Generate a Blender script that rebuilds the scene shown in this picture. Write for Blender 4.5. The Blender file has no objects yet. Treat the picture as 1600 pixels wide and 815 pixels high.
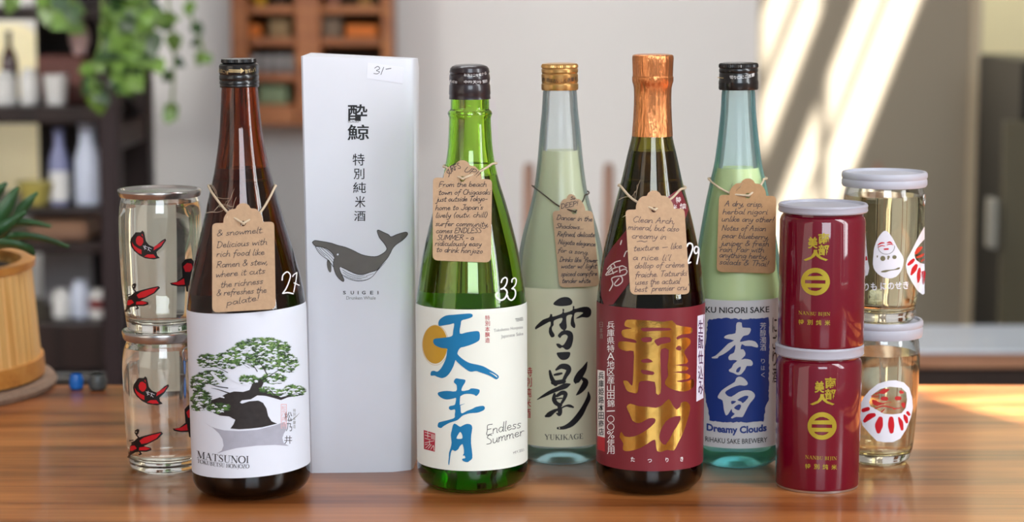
import bpy, bmesh, math, random
import numpy as np
from mathutils import Vector, Matrix, Euler
from mathutils.geometry import tessellate_polygon

# ------------------------------------------------------------------ camera, light, exposure
SC = bpy.context.scene
COL = SC.collection
FPX, PITCH, EYE = 3400.0, 0.128, 0.335          # focal length in pixels of the 1600 px frame, tilt down, height over the table top
cam_d = bpy.data.cameras.new('camera'); cam = bpy.data.objects.new('camera', cam_d); COL.objects.link(cam)
cam.location = (0, 0, EYE); cam.rotation_euler = (math.pi/2 - PITCH, 0, 0)
cam_d.sensor_fit = 'HORIZONTAL'; cam_d.sensor_width = 36; cam_d.lens = FPX*36/1600
cam_d.clip_start = 0.05; cam_d.clip_end = 60
cam_d.dof.use_dof = True; cam_d.dof.focus_distance = 1.44; cam_d.dof.aperture_fstop = 6.0
SC.camera = cam
SC.view_settings.view_transform = 'Standard'; SC.view_settings.look = 'None'
SC.view_settings.gamma = 1; SC.view_settings.use_curve_mapping = False
SC.view_settings.exposure = -0.13
SC.cycles.max_bounces = 24; SC.cycles.transmission_bounces = 24; SC.cycles.glossy_bounces = 8
SC.cycles.diffuse_bounces = 5; SC.cycles.sample_clamp_indirect = 6.0

world = bpy.data.worlds.new('daylight'); SC.world = world; world.use_nodes = True
bg = world.node_tree.nodes['Background']
bg.inputs[0].default_value = (0.86, 0.93, 1.0, 1); bg.inputs[1].default_value = 0.3

SUN_DIR = Vector((-1, 2, -2.65)).normalized()
sun_d = bpy.data.lights.new('sun', 'SUN'); sun_d.energy = 37; sun_d.angle = math.radians(0.6); sun_d.color = (1, 0.97, 0.92)
sun = bpy.data.objects.new('sun', sun_d); COL.objects.link(sun)
sun.rotation_euler = SUN_DIR.to_track_quat('-Z', 'Y').to_euler()

def area(name, loc, target, sx, sy, power, color):
    d = bpy.data.lights.new(name, 'AREA'); d.shape = 'RECTANGLE'; d.size = sx; d.size_y = sy; d.energy = power; d.color = color
    o = bpy.data.objects.new(name, d); COL.objects.link(o); o.location = loc
    o.rotation_euler = (Vector(target) - Vector(loc)).to_track_quat('-Z', 'Y').to_euler()
    return o
area('assumed_window_daylight', (1.235, 0.62, 0.85), (0.3, 1.0, 0.1), 0.36, 1.5, 26, (0.93, 0.97, 1.0))  # lamp in an assumed side window, placed from the bottle highlights
area('back_wall_fill', (-0.25, 2.75, 2.6), (-0.6, 3.9, 0.0), 1.5, 0.7, 46, (0.94, 0.97, 1.0))  # added fill lamp under the ceiling, brightens the back wall
side = area('shelf_fill', (-1.5, 0.9, 1.1), (-0.8, 3.1, -0.05), 0.5, 0.5, 8, (1.0, 0.97, 0.92)); side.data.spread = math.radians(70)  # added fill lamp aimed at the shelf unit, no window there
area('far_wall_fill', (1.0, 4.35, 1.3), (1.0, 4.7, 0.2), 0.3, 0.3, 14, (1.0, 0.95, 0.8))  # added lamp that lifts the cream far wall
area('front_fill', (0.3, -2.1, 1.35), (0.0, 1.6, 0.1), 1.5, 1.3, 74, (0.8, 0.9, 1.0))  # added fill lamp hanging in the open front

# ------------------------------------------------------------------ colour and material helpers
def lin(c):
    return tuple((v/255/12.92) if v/255 <= 0.04045 else ((v/255 + 0.055)/1.055)**2.4 for v in c) + (1,)
MATS = {}
def pm(name, c, rough=0.5, metal=0, trans=0, ior=1.45, coat=0, bump=0, bscale=60, spec=0.5, stretch=None, var=0.0):
    """principled material with slight procedural variation"""
    if name in MATS: return MATS[name]
    m = bpy.data.materials.new(name); m.use_nodes = True; nt = m.node_tree; b = nt.nodes['Principled BSDF']
    b.inputs['Base Color'].default_value = lin(c); b.inputs['Roughness'].default_value = rough
    b.inputs['Metallic'].default_value = metal; b.inputs['Transmission Weight'].default_value = trans
    b.inputs['IOR'].default_value = ior; b.inputs['Coat Weight'].default_value = coat
    b.inputs['Coat Roughness'].default_value = 0.04
    b.inputs['Specular IOR Level'].default_value = spec
    if bump or var:
        tc = nt.nodes.new('ShaderNodeTexCoord'); mp = nt.nodes.new('ShaderNodeMapping'); nz = nt.nodes.new('ShaderNodeTexNoise')
        mp.inputs['Scale'].default_value = stretch or (1, 1, 1)
        nz.inputs['Scale'].default_value = bscale; nz.inputs['Detail'].default_value = 5
        nt.links.new(tc.outputs['Object'], mp.inputs[0]); nt.links.new(mp.outputs[0], nz.inputs['Vector'])
        if bump:
            bp = nt.nodes.new('ShaderNodeBump'); bp.inputs['Strength'].default_value = bump; bp.inputs['Distance'].default_value = 0.002
            nt.links.new(nz.outputs['Fac'], bp.inputs['Height']); nt.links.new(bp.outputs[0], b.inputs['Normal'])
        if var:
            rp = nt.nodes.new('ShaderNodeValToRGB'); l = lin(c)
            rp.color_ramp.elements[0].position = 0.3; rp.color_ramp.elements[1].position = 0.7
            rp.color_ramp.elements[0].color = tuple(v*(1 - var) for v in l[:3]) + (1,)
            rp.color_ramp.elements[1].color = tuple(min(1, v*(1 + var)) for v in l[:3]) + (1,)
            nt.links.new(nz.outputs['Fac'], rp.inputs[0]); nt.links.new(rp.outputs[0], b.inputs['Base Color'])
    MATS[name] = m
    return m

def absorb(m, c, density):
    """colour that deepens with the thickness of the glass"""
    nt = m.node_tree; v = nt.nodes.new('ShaderNodeVolumeAbsorption'); v.inputs['Color'].default_value = tuple(c) + (1,); v.inputs['Density'].default_value = density
    nt.links.new(v.outputs[0], nt.nodes['Material Output'].inputs['Volume']); return m
def paper_thin(name, c, t=.5):
    """thin paper that lets light through"""
    m = pm(name, c, .6); nt = m.node_tree; N = nt.nodes.new; L = nt.links.new
    a, tr = N('ShaderNodeMixShader'), N('ShaderNodeBsdfTranslucent'); tr.inputs[0].default_value = lin(c); a.inputs[0].default_value = t
    L(nt.nodes['Principled BSDF'].outputs[0], a.inputs[1]); L(tr.outputs[0], a.inputs[2]); L(a.outputs[0], nt.nodes['Material Output'].inputs[0])
    return m
def etched(name, c, haze):
    """thin etched glass wall: partly see-through, partly a scattering white surface, with a soft sheen"""
    m = pm(name, c, .25); nt = m.node_tree; N = nt.nodes.new; L = nt.links.new
    d, t, x, g, f = (N('ShaderNode' + k) for k in ('BsdfDiffuse', 'BsdfTranslucent', 'BsdfTransparent', 'BsdfGlossy', 'Fresnel'))
    d.inputs[0].default_value = lin(c); t.inputs[0].default_value = lin(c); g.inputs['Roughness'].default_value = .22; f.inputs[0].default_value = 1.3
    a, b, e = N('ShaderNodeMixShader'), N('ShaderNodeMixShader'), N('ShaderNodeMixShader'); a.inputs[0].default_value = .55; lw = N('ShaderNodeLayerWeight'); lw.inputs[0].default_value = .45; mr = N('ShaderNodeMapRange'); mr.inputs[1].default_value = .3; mr.inputs[2].default_value = 1
    mr.inputs[3].default_value = 1 - haze; mr.inputs[4].default_value = .3; L(lw.outputs['Facing'], mr.inputs[0]); L(mr.outputs[0], b.inputs[0])
    L(d.outputs[0], a.inputs[1]); L(t.outputs[0], a.inputs[2]); L(a.outputs[0], b.inputs[1]); L(x.outputs[0], b.inputs[2])
    L(f.outputs[0], e.inputs[0]); L(b.outputs[0], e.inputs[1]); L(g.outputs[0], e.inputs[2]); L(e.outputs[0], nt.nodes['Material Output'].inputs[0])
    return m
def frosted(name, c, rough, clear=.45, tint=None, through=.62):
    """etched glass: part clear rough glass, part scattering surface"""
    m = pm(name, tint or c, rough, 0, 1.0, 1.48); nt = m.node_tree; N = nt.nodes.new; L = nt.links.new
    g = nt.nodes['Principled BSDF']; out = nt.nodes['Material Output']
    d, t = N('ShaderNodeBsdfDiffuse'), N('ShaderNodeBsdfTranslucent'); d.inputs[0].default_value = lin(c); t.inputs[0].default_value = lin(c)
    a, b = N('ShaderNodeMixShader'), N('ShaderNodeMixShader'); a.inputs[0].default_value = through; b.inputs[0].default_value = clear
    L(d.outputs[0], a.inputs[1]); L(t.outputs[0], a.inputs[2]); L(a.outputs[0], b.inputs[1]); L(g.outputs[0], b.inputs[2]); L(b.outputs[0], out.inputs[0])
    return m

def wood(name, c_dark, c_mid, c_light, rough=0.3, coat=0.0, scale=(1.3, 13, 13), fine=(3, 160, 160), seams=0):
    if name in MATS: return MATS[name]
    m = bpy.data.materials.new(name); m.use_nodes = True; nt = m.node_tree; b = nt.nodes['Principled BSDF']; N = nt.nodes.new; L = nt.links.new
    tc = N('ShaderNodeTexCoord'); mp = N('ShaderNodeMapping'); mp.inputs['Scale'].default_value = scale
    n1 = N('ShaderNodeTexNoise'); n1.inputs['Scale'].default_value = 2.2; n1.inputs['Detail'].default_value = 6; n1.inputs['Distortion'].default_value = 0.9
    mp2 = N('ShaderNodeMapping'); mp2.inputs['Scale'].default_value = fine
    n2 = N('ShaderNodeTexNoise'); n2.inputs['Scale'].default_value = 2.0; n2.inputs['Detail'].default_value = 4
    L(tc.outputs['Object'], mp.inputs[0]); L(tc.outputs['Object'], mp2.inputs[0]); L(mp.outputs[0], n1.inputs['Vector']); L(mp2.outputs[0], n2.inputs['Vector'])
    mix = N('ShaderNodeMix'); mix.data_type = 'FLOAT'; mix.inputs[0].default_value = 0.22
    L(n1.outputs['Fac'], mix.inputs[2]); L(n2.outputs['Fac'], mix.inputs[3])
    rp = N('ShaderNodeValToRGB'); cr = rp.color_ramp
    cr.elements[0].position = 0.33; cr.elements[0].color = lin(c_dark)
    cr.elements[1].position = 0.66; cr.elements[1].color = lin(c_light)
    e = cr.elements.new(0.46); e.color = lin(c_mid)
    L(mix.outputs[0], rp.inputs[0]); L(rp.outputs[0], b.inputs['Base Color'])
    b.inputs['Roughness'].default_value = rough; b.inputs['Coat Weight'].default_value = coat; b.inputs['Coat Roughness'].default_value = 0.09
    bp = N('ShaderNodeBump'); bp.inputs['Strength'].default_value = 0.06; bp.inputs['Distance'].default_value = 0.001
    L(n2.outputs['Fac'], bp.inputs['Height']); L(bp.outputs[0], b.inputs['Normal'])
    MATS[name] = m
    return m

# ------------------------------------------------------------------ photo pixel <-> place
CP, SP = math.cos(PITCH), math.sin(PITCH)
def rays(P):
    """pixel array (n,2) -> direction array from the camera, world axes"""
    P = np.asarray(P, float).reshape(-1, 2)
    dx = (P[:, 0] - 800)/FPX; dy = (407.5 - P[:, 1])/FPX
    return np.stack([dx, CP + dy*SP, -SP + dy*CP], 1)
CAM = np.array([0, 0, EYE])
def at(px, py, Y):
    d = rays([(px, py)])[0]; t = Y/d[1]; return Vector(CAM + d*t)
def on_table(px, py, z=0.0):
    d = rays([(px, py)])[0]; t = (z - EYE)/d[2]; return Vector(CAM + d*t)
def z_of(py, Y): return at(800, py, Y).z
def m_of(npx, Y, z): return npx*(Y*CP + (EYE - z)*SP)/FPX       # pixels -> metres at that depth
def Z(ox, oy, s): return lambda pts: [(ox + p[0]/s, oy + p[1]/s) + tuple(v/s for v in p[2:]) for p in pts]

# ------------------------------------------------------------------ object helpers
def link(o, parent=None):
    COL.objects.link(o)
    if parent: o.parent = parent
    return o
def mesh_obj(name, verts, faces, mats, parent=None, mi=None, smooth=False):
    me = bpy.data.meshes.new(name)
    me.from_pydata([tuple(v) for v in verts], [], [tuple(f) for f in faces])
    for m in (mats if isinstance(mats, (list, tuple)) else [mats]): me.materials.append(m)
    if mi is not None: me.polygons.foreach_set('material_index', mi)
    if smooth: me.polygons.foreach_set('use_smooth', [True]*len(me.polygons))
    me.update()
    return link(bpy.data.objects.new(name, me), parent)
def bm_obj(name, bm, mats, parent=None, smooth=False, autosmooth=None):
    me = bpy.data.meshes.new(name); bm.normal_update(); bm.to_mesh(me); bm.free()
    for m in (mats if isinstance(mats, (list, tuple)) else [mats]): me.materials.append(m)
    if smooth:
        for p in me.polygons: p.use_smooth = True
        if autosmooth: me.set_sharp_from_angle(angle=math.radians(autosmooth))
    return link(bpy.data.objects.new(name, me), parent)
def tag(o, label=None, cat=None, group=None, kind=None):
    if label: o['label'] = label
    if cat: o['category'] = cat
    if group: o['group'] = group
    if kind: o['kind'] = kind
    return o
def empty(name, loc, label, cat, group=None, rot=(0, 0, 0)):
    o = bpy.data.objects.new(name, None); o.empty_display_size = 0.02; COL.objects.link(o)
    o.location = loc; o.rotation_euler = rot
    return tag(o, label, cat, group)
def box(bm, c0, c1, bevel=0.0, seg=2):
    a, b = Vector(c0), Vector(c1)
    r = bmesh.ops.create_cube(bm, size=1); vs = r['verts']
    for v in vs: v.co = Vector(((a.x+b.x)/2 + v.co.x*(b.x-a.x), (a.y+b.y)/2 + v.co.y*(b.y-a.y), (a.z+b.z)/2 + v.co.z*(b.z-a.z)))
    if bevel:
        es = list({e for v in vs for e in v.link_edges})
        bmesh.ops.bevel(bm, geom=es, offset=bevel, segments=seg, affect='EDGES', profile=0.5)
def box_obj(name, c0, c1, mat, parent=None, bevel=0.0):
    bm = bmesh.new(); box(bm, c0, c1, bevel); return bm_obj(name, bm, mat, parent)
def lathe_geo(rz, n=96, fr=None):
    """closed or open revolve of (r,z) list; r=0 ends become poles"""
    V, Fc, rows = [], [], []
    for r, z in rz:
        if r < 1e-7: rows.append([len(V)]); V.append((0, 0, z)); continue
        rows.append(list(range(len(V), len(V) + n)))
        for k in range(n):
            t = 2*math.pi*k/n; q = fr(t, r, z) if fr else r
            V.append((q*math.cos(t), q*math.sin(t), z))
    for a, b in zip(rows, rows[1:]):
        if len(a) == 1 and len(b) == 1: continue
        for k in range(n):
            k2 = (k+1) % n
            if len(a) == 1: Fc.append((a[0], b[k2], b[k]))
            elif len(b) == 1: Fc.append((a[k], a[k2], b[0]))
            else: Fc.append((a[k], a[k2], b[k2], b[k]))
    return V, Fc
def lathe_obj(name, rz, mat, parent=None, n=96, fr=None, flat=35, off=(0, 0, 0)):
    V, Fc = lathe_geo(rz, n, fr)
    V = [(x+off[0], y+off[1], z+off[2]) for x, y, z in V]
    o = mesh_obj(name, V, Fc, mat, parent, smooth=True)
    o.data.set_sharp_from_angle(angle=math.radians(flat))
    return o
def tube(pts, r, n=8, closed=False):
    """swept tube verts and faces; r number or list"""
    P = [Vector(p) for p in pts]; V, Fc = [], []; m = len(P)
    rr = r if isinstance(r, (list, tuple)) else [r]*m
    up = Vector((0.13, 0.21, 1)).normalized()
    for i, p in enumerate(P):
        t = (P[(i+1) % m] - P[i-1]) if closed else (P[min(i+1, m-1)] - P[max(i-1, 0)])
        t.normalize(); a = t.cross(up)
        if a.length < 1e-4: a = t.cross(Vector((1, 0, 0)))
        a.normalize(); b = t.cross(a)
        for k in range(n):
            w = 2*math.pi*k/n; V.append(p + (a*math.cos(w) + b*math.sin(w))*rr[i])
    for i in range(m if closed else m-1):
        j = (i+1) % m
        for k in range(n):
            k2 = (k+1) % n; Fc.append((i*n+k, i*n+k2, j*n+k2, j*n+k))
    if not closed:
        Fc.append(tuple(range(n))); Fc.append(tuple(reversed(range((m-1)*n, m*n))))
    return V, Fc
def cat_geo(parts):
    V, Fc = [], []
    for v, f in parts:
        o = len(V); V += list(v); Fc += [tuple(i+o for i in q) for q in f]
    return V, Fc
def catmull(pts, k=6, closed=False):
    A = np.array(pts, float); n = len(A); out = []
    if n < 3: return [tuple(p) for p in A]
    for i in range(n if closed else n-1):
        p0 = A[i-1] if (closed or i > 0) else A[0]
        p1, p2 = A[i], A[(i+1) % n]
        p3 = A[(i+2) % n] if (closed or i+2 < n) else A[-1]
        for j in range(k):
            t = j/k
            out.append(tuple(0.5*((2*p1) + (-p0+p2)*t + (2*p0-5*p1+4*p2-p3)*t*t + (-p0+3*p1-3*p2+p3)*t**3)))
    if not closed: out.append(tuple(A[-1]))
    return out
def mono(xs, ys, xq):
    """monotone cubic interpolation"""
    xs, ys, xq = map(lambda a: np.asarray(a, float), (xs, ys, xq)); h = np.diff(xs); d = np.diff(ys)/h
    m = np.concatenate([[d[0]], np.where(d[:-1]*d[1:] > 0, 2*d[:-1]*d[1:]/(d[:-1]+d[1:] + 1e-30), 0), [d[-1]]])
    i = np.clip(np.searchsorted(xs, xq) - 1, 0, len(h)-1); t = (xq - xs[i])/h[i]
    return (2*t**3-3*t**2+1)*ys[i] + (t**3-2*t**2+t)*h[i]*m[i] + (-2*t**3+3*t**2)*ys[i+1] + (t**3-t**2)*h[i]*m[i+1]

class Round:
    """an upright round thing measured from its outline in the photograph: cx at the base, y of the base front, outline (y, half width)"""
    def __init__(s, cx, ybase, rb_px, tilt=0.0, z0=0.0):
        front = on_table(cx, ybase, z0)
        Y = front.y; rb = 0.03
        for _ in range(4): rb = m_of(rb_px, Y + rb, z0); 
        s.Y = Y + rb; s.z0 = z0
        yc = 407.5 + FPX*math.tan(math.atan2(EYE - z0, s.Y) - PITCH)
        s.X = at(cx, yc, s.Y).x; s.tilt = tilt
        s.M = Matrix.Translation((s.X, s.Y, z0)) @ Euler((0, tilt, 0)).to_matrix().to_4x4()
        s.Mi = np.array(s.M.inverted())
        s.prof = None
    def rz(s, pts):
        out = []
        for py, hw in pts:
            z = z_of(py, s.Y); out.append((m_of(hw, s.Y, z), z - s.z0))
        return out
    def z(s, py): return z_of(py, s.Y) - s.z0
    def r(s, hw, py): return m_of(hw, s.Y, z_of(py, s.Y))
    def hit(s, P, off=0.0):
        """pixels -> points on the outer surface (local axes)"""
        D = rays(P) @ s.Mi[:3, :3].T; O = s.Mi[:3, :3] @ CAM + s.Mi[:3, 3]
        dd = (D[:, :2]**2).sum(1); tm = -(D[:, :2] @ O[:2])/dd
        lo, hi = tm - 0.2, tm.copy()
        zs, rs = s.prof
        def f(t):
            p = O + D*t[:, None]; return np.hypot(p[:, 0], p[:, 1]) - (np.interp(p[:, 2], zs, rs) + off)
        miss = f(tm) > 0
        for _ in range(40):
            mid = (lo+hi)/2; g = f(mid) > 0
            lo = np.where(g, mid, lo); hi = np.where(g, hi, mid)
        t = np.where(miss, tm, hi)
        return O + D*t[:, None]
    def set_profile(s, rz):
        """rz from top to bottom or bottom to top; used for prints"""
        a = sorted([(z, r) for r, z in rz]); s.prof = (np.array([q[0] for q in a]), np.array([q[1] for q in a]))

class Flat:
    """a flat face through point p with axes (world)"""
    def __init__(s, p, n): s.p, s.n = np.array(p, float), np.array(n, float)/np.linalg.norm(n)
    def hit(s, P, off=0.0):
        D = rays(P); t = ((s.p + s.n*off - CAM) @ s.n)/(D @ s.n); return CAM + D*t[:, None]

# ------------------------------------------------------------------ drawing ink on surfaces
def fill(loops):
    """outer loop + hole loops (2d) -> verts, triangles"""
    L3 = [[Vector((p[0], p[1], 0)) for p in l] for l in loops]
    tris = tessellate_polygon(L3); V = [tuple(p[:2]) for l in loops for p in l]
    return V, [t for t in tris]
def ribbon(pts, k=6, smooth=True, capn=5):
    """(x,y,w) stroke -> verts, faces with round ends"""
    Q = catmull(pts, k) if smooth and len(pts) > 2 else [tuple(p) for p in pts]
    A = np.array(Q, float)
    keep = [0] + [i for i in range(1, len(A)) if np.hypot(*(A[i, :2] - A[i-1, :2])) > 1e-6]; A = A[keep]
    if len(A) < 2: return disc(A[0][0], A[0][1], A[0][2]/2, A[0][2]/2)
    T = np.gradient(A[:, :2], axis=0); T /= (np.hypot(T[:, 0], T[:, 1])[:, None] + 1e-12)
    Nn = np.stack([-T[:, 1], T[:, 0]], 1); w = np.maximum(A[:, 2:3], 0.02)/2
    Lf, Rt = A[:, :2] + Nn*w, A[:, :2] - Nn*w
    V, Fc = [], []
    for a, b in zip(Lf, Rt): V += [tuple(a), tuple(b)]
    for i in range(len(A)-1): Fc.append((2*i, 2*i+1, 2*i+3, 2*i+2))
    for e, sgn in ((0, -1), (len(A)-1, 1)):
        if w[e, 0] < 0.2: continue
        c, t, nn, ww = A[e, :2], T[e]*sgn, Nn[e], w[e, 0]; idx = [2*e]
        for j in range(1, capn):
            an = math.pi*j/capn; V.append(tuple(c + nn*ww*math.cos(an) + t*ww*math.sin(an))); idx.append(len(V)-1)
        idx.append(2*e+1); Fc.append(tuple(idx))
    return V, Fc
def disc(cx, cy, rx, ry, n=40): return [(cx+rx*math.cos(2*math.pi*k/n), cy+ry*math.sin(2*math.pi*k/n)) for k in range(n)], [tuple(range(n))]
TXT = {}
def text_geo(body, bold=0.0):
    key = (body, bold)
    if key not in TXT:
        c = bpy.data.curves.new('t', 'FONT'); c.body = body; c.offset = bold; c.resolution_u = 3; c.fill_mode = 'FRONT'
        o = bpy.data.objects.new('t', c); COL.objects.link(o); bpy.context.view_layer.update()
        me = o.to_mesh(); V = [(v.co.x, v.co.y) for v in me.vertices]; Fc = [tuple(p.vertices) for p in me.polygons]
        o.to_mesh_clear(); bpy.data.objects.remove(o); bpy.data.curves.remove(c)
        TXT[key] = (np.array(V), Fc)
    return TXT[key]
class Ink:
    """collects print in photo pixels, laid onto a surface"""
    def __init__(s, surf, cut=None, base=0.0):
        s.surf, s.cut, s.base = surf, cut, base; s.V, s.F, s.M, s.mats = [], [], [], []
        s.shift = (0, 0)
    def mi(s, m):
        if m not in s.mats: s.mats.append(m)
        return s.mats.index(m)
    def raw(s, V, Fc, m):
        o = len(s.V); s.V += [tuple(v) for v in V]; k = s.mi(m)
        for f in Fc: s.F.append(tuple(i+o for i in f)); s.M.append(k)
    def add(s, V, Fc, m, off=0.0001, cut=True):
        if not len(V): return
        P = np.array([v[:2] for v in V], float) + np.array(s.shift)
        if s.cut and cut:
            bm = bmesh.new(); vs = [bm.verts.new((p[0], p[1], 0)) for p in P]
            for f in Fc:
                try: bm.faces.new([vs[i] for i in f])
                except ValueError: pass
            for ax in (0, 1):
                st = s.cut[ax]
                if not st: continue
                lo, hi = P[:, ax].min(), P[:, ax].max(); x = math.ceil(lo/st)*st
                while x < hi:
                    co = [0, 0, 0]; no = [0, 0, 0]; co[ax] = x; no[ax] = 1
                    bmesh.ops.bisect_plane(bm, geom=bm.verts[:]+bm.edges[:]+bm.faces[:], dist=1e-5, plane_co=co, plane_no=no); x += st
            bm.verts.index_update(); P = np.array([v.co[:2] for v in bm.verts]); Fc = [tuple(v.index for v in f.verts) for f in bm.faces]; bm.free()
        W = s.surf.hit(P, s.base + off + (.00012 if s.cut else 0))
        # face the ink outwards: counter-clockwise in the picture means y-up
        out = []
        for f in Fc:
            a = sum(P[f[i]][0]*P[f[(i+1) % len(f)]][1] - P[f[(i+1) % len(f)]][0]*P[f[i]][1] for i in range(len(f)))
            out.append(f if a < 0 else tuple(reversed(f)))
        s.raw(W, out, m)
    def poly(s, loops, m, off=0.0001, smooth=0):
        if isinstance(loops[0][0], (int, float)): loops = [loops]
        loops = [[p[:2] for p in (catmull(l, smooth, True) if smooth else l)] for l in loops]
        V, Fc = fill(loops); s.add(V, Fc, m, off)
    def stroke(s, pts, m, off=0.0001, w=None, k=6):
        if w is not None: pts = [(p[0], p[1], w) for p in pts]
        V, Fc = ribbon(pts, k); s.add(V, Fc, m, off)
    def disc(s, cx, cy, rx, ry, m, off=0.0001): V, Fc = disc(cx, cy, rx, ry); s.add(V, Fc, m, off)
    def text(s, body, m, a, b, h, mid=None, bold=0.0, off=0.0001, slant=0.0):
        """body set between baseline points a and b (pixels), height h; mid bends the baseline"""
        V, Fc = text_geo(body, bold)
        if not len(V): return
        x0, x1, y0, y1 = V[:, 0].min(), V[:, 0].max(), V[:, 1].min(), V[:, 1].max()
        u = (V[:, 0]-x0)/(x1-x0); v = (V[:, 1]-y0)/(y1-y0)
        a, b = np.array(a, float), np.array(b, float)
        q = (np.array(mid, float) if mid is not None else (a+b)/2)
        c = 2*q - (a+b)/2
        B = ((1-u)**2)[:, None]*a + (2*u*(1-u))[:, None]*c + (u**2)[:, None]*b
        d = b - a; d /= np.hypot(*d); upv = np.array([d[1], -d[0]]) if mid is None else np.array([0, -1.0])
        P = B + upv*(v*h)[:, None] + np.outer(v*h*slant, d)
        s.add([tuple(p) for p in P], Fc, m, off)
    def glyph(s, ch, m, x0, y0, x1, y1, bold=0.0, off=0.0001): s.text(ch, m, (x0, y1), (x1, y1), y1-y0, bold=bold, off=off)
    def column(s, body, m, x0, y0, x1, y1, bold=0.0, gap=0.1, off=0.0001, lean=0.0):
        n = len(body); st = (y1-y0)/n
        for i, ch in enumerate(body):
            dx = lean*i
            if ch in '一': s.stroke([(x0+dx, y0+st*(i+.5)), (x1+dx, y0+st*(i+.45))], m, off, w=(x1-x0)*.14)
            else: s.glyph(ch, m, x0+dx, y0+st*(i+gap/2), x1+dx, y0+st*(i+1-gap/2), bold, off)
    def script(s, body, m, a, b, size, pen=1.2, font=None, slant=0.28, off=0.0001, mid=None, wob=0.0):
        """handwriting between baseline points, size = height of a capital in pixels"""
        st, w = layout(body, font or HAND)
        a, b = np.array(a, float), np.array(b, float); d = b-a; Ln = np.hypot(*d); d /= Ln; up = np.array([d[1], -d[0]]) if (mid is None or slant) else np.array([0, -1.0])
        q = (np.array(mid, float) if mid is not None else (a+b)/2); c = 2*q-(a+b)/2
        for pl in st:
            pts = []
            for x, y, ww in pl:
                u = x/w; B = (1-u)**2*a + 2*u*(1-u)*c + u*u*b
                P = B + up*(y*size + wob*math.sin(x*5.1)) + d*(y*size*slant); pts.append((P[0], P[1], pen if ww is None else ww*size))
            V, Fc = ribbon(pts, 4, smooth=pl[0][2] is None, capn=3) if pl[0][2] is None else flat_ribbon(pts)
            s.add(V, Fc, m, off)
    def obj(s, name, parent=None):
        return mesh_obj(name, s.V, s.F, s.mats, parent, s.M)
def flat_ribbon(pts):
    A = np.array(pts, float)
    if len(A) > 2: A = np.array(catmull(A, 5))
    T = np.gradient(A[:, :2], axis=0); T /= np.hypot(T[:, 0], T[:, 1])[:, None] + 1e-12
    Nn = np.stack([-T[:, 1], T[:, 0]], 1); w = A[:, 2:3]/2; V = []
    for a, b in zip(A[:, :2]+Nn*w, A[:, :2]-Nn*w): V += [tuple(a), tuple(b)]
    return V, [(2*i, 2*i+1, 2*i+3, 2*i+2) for i in range(len(A)-1)]
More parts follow.
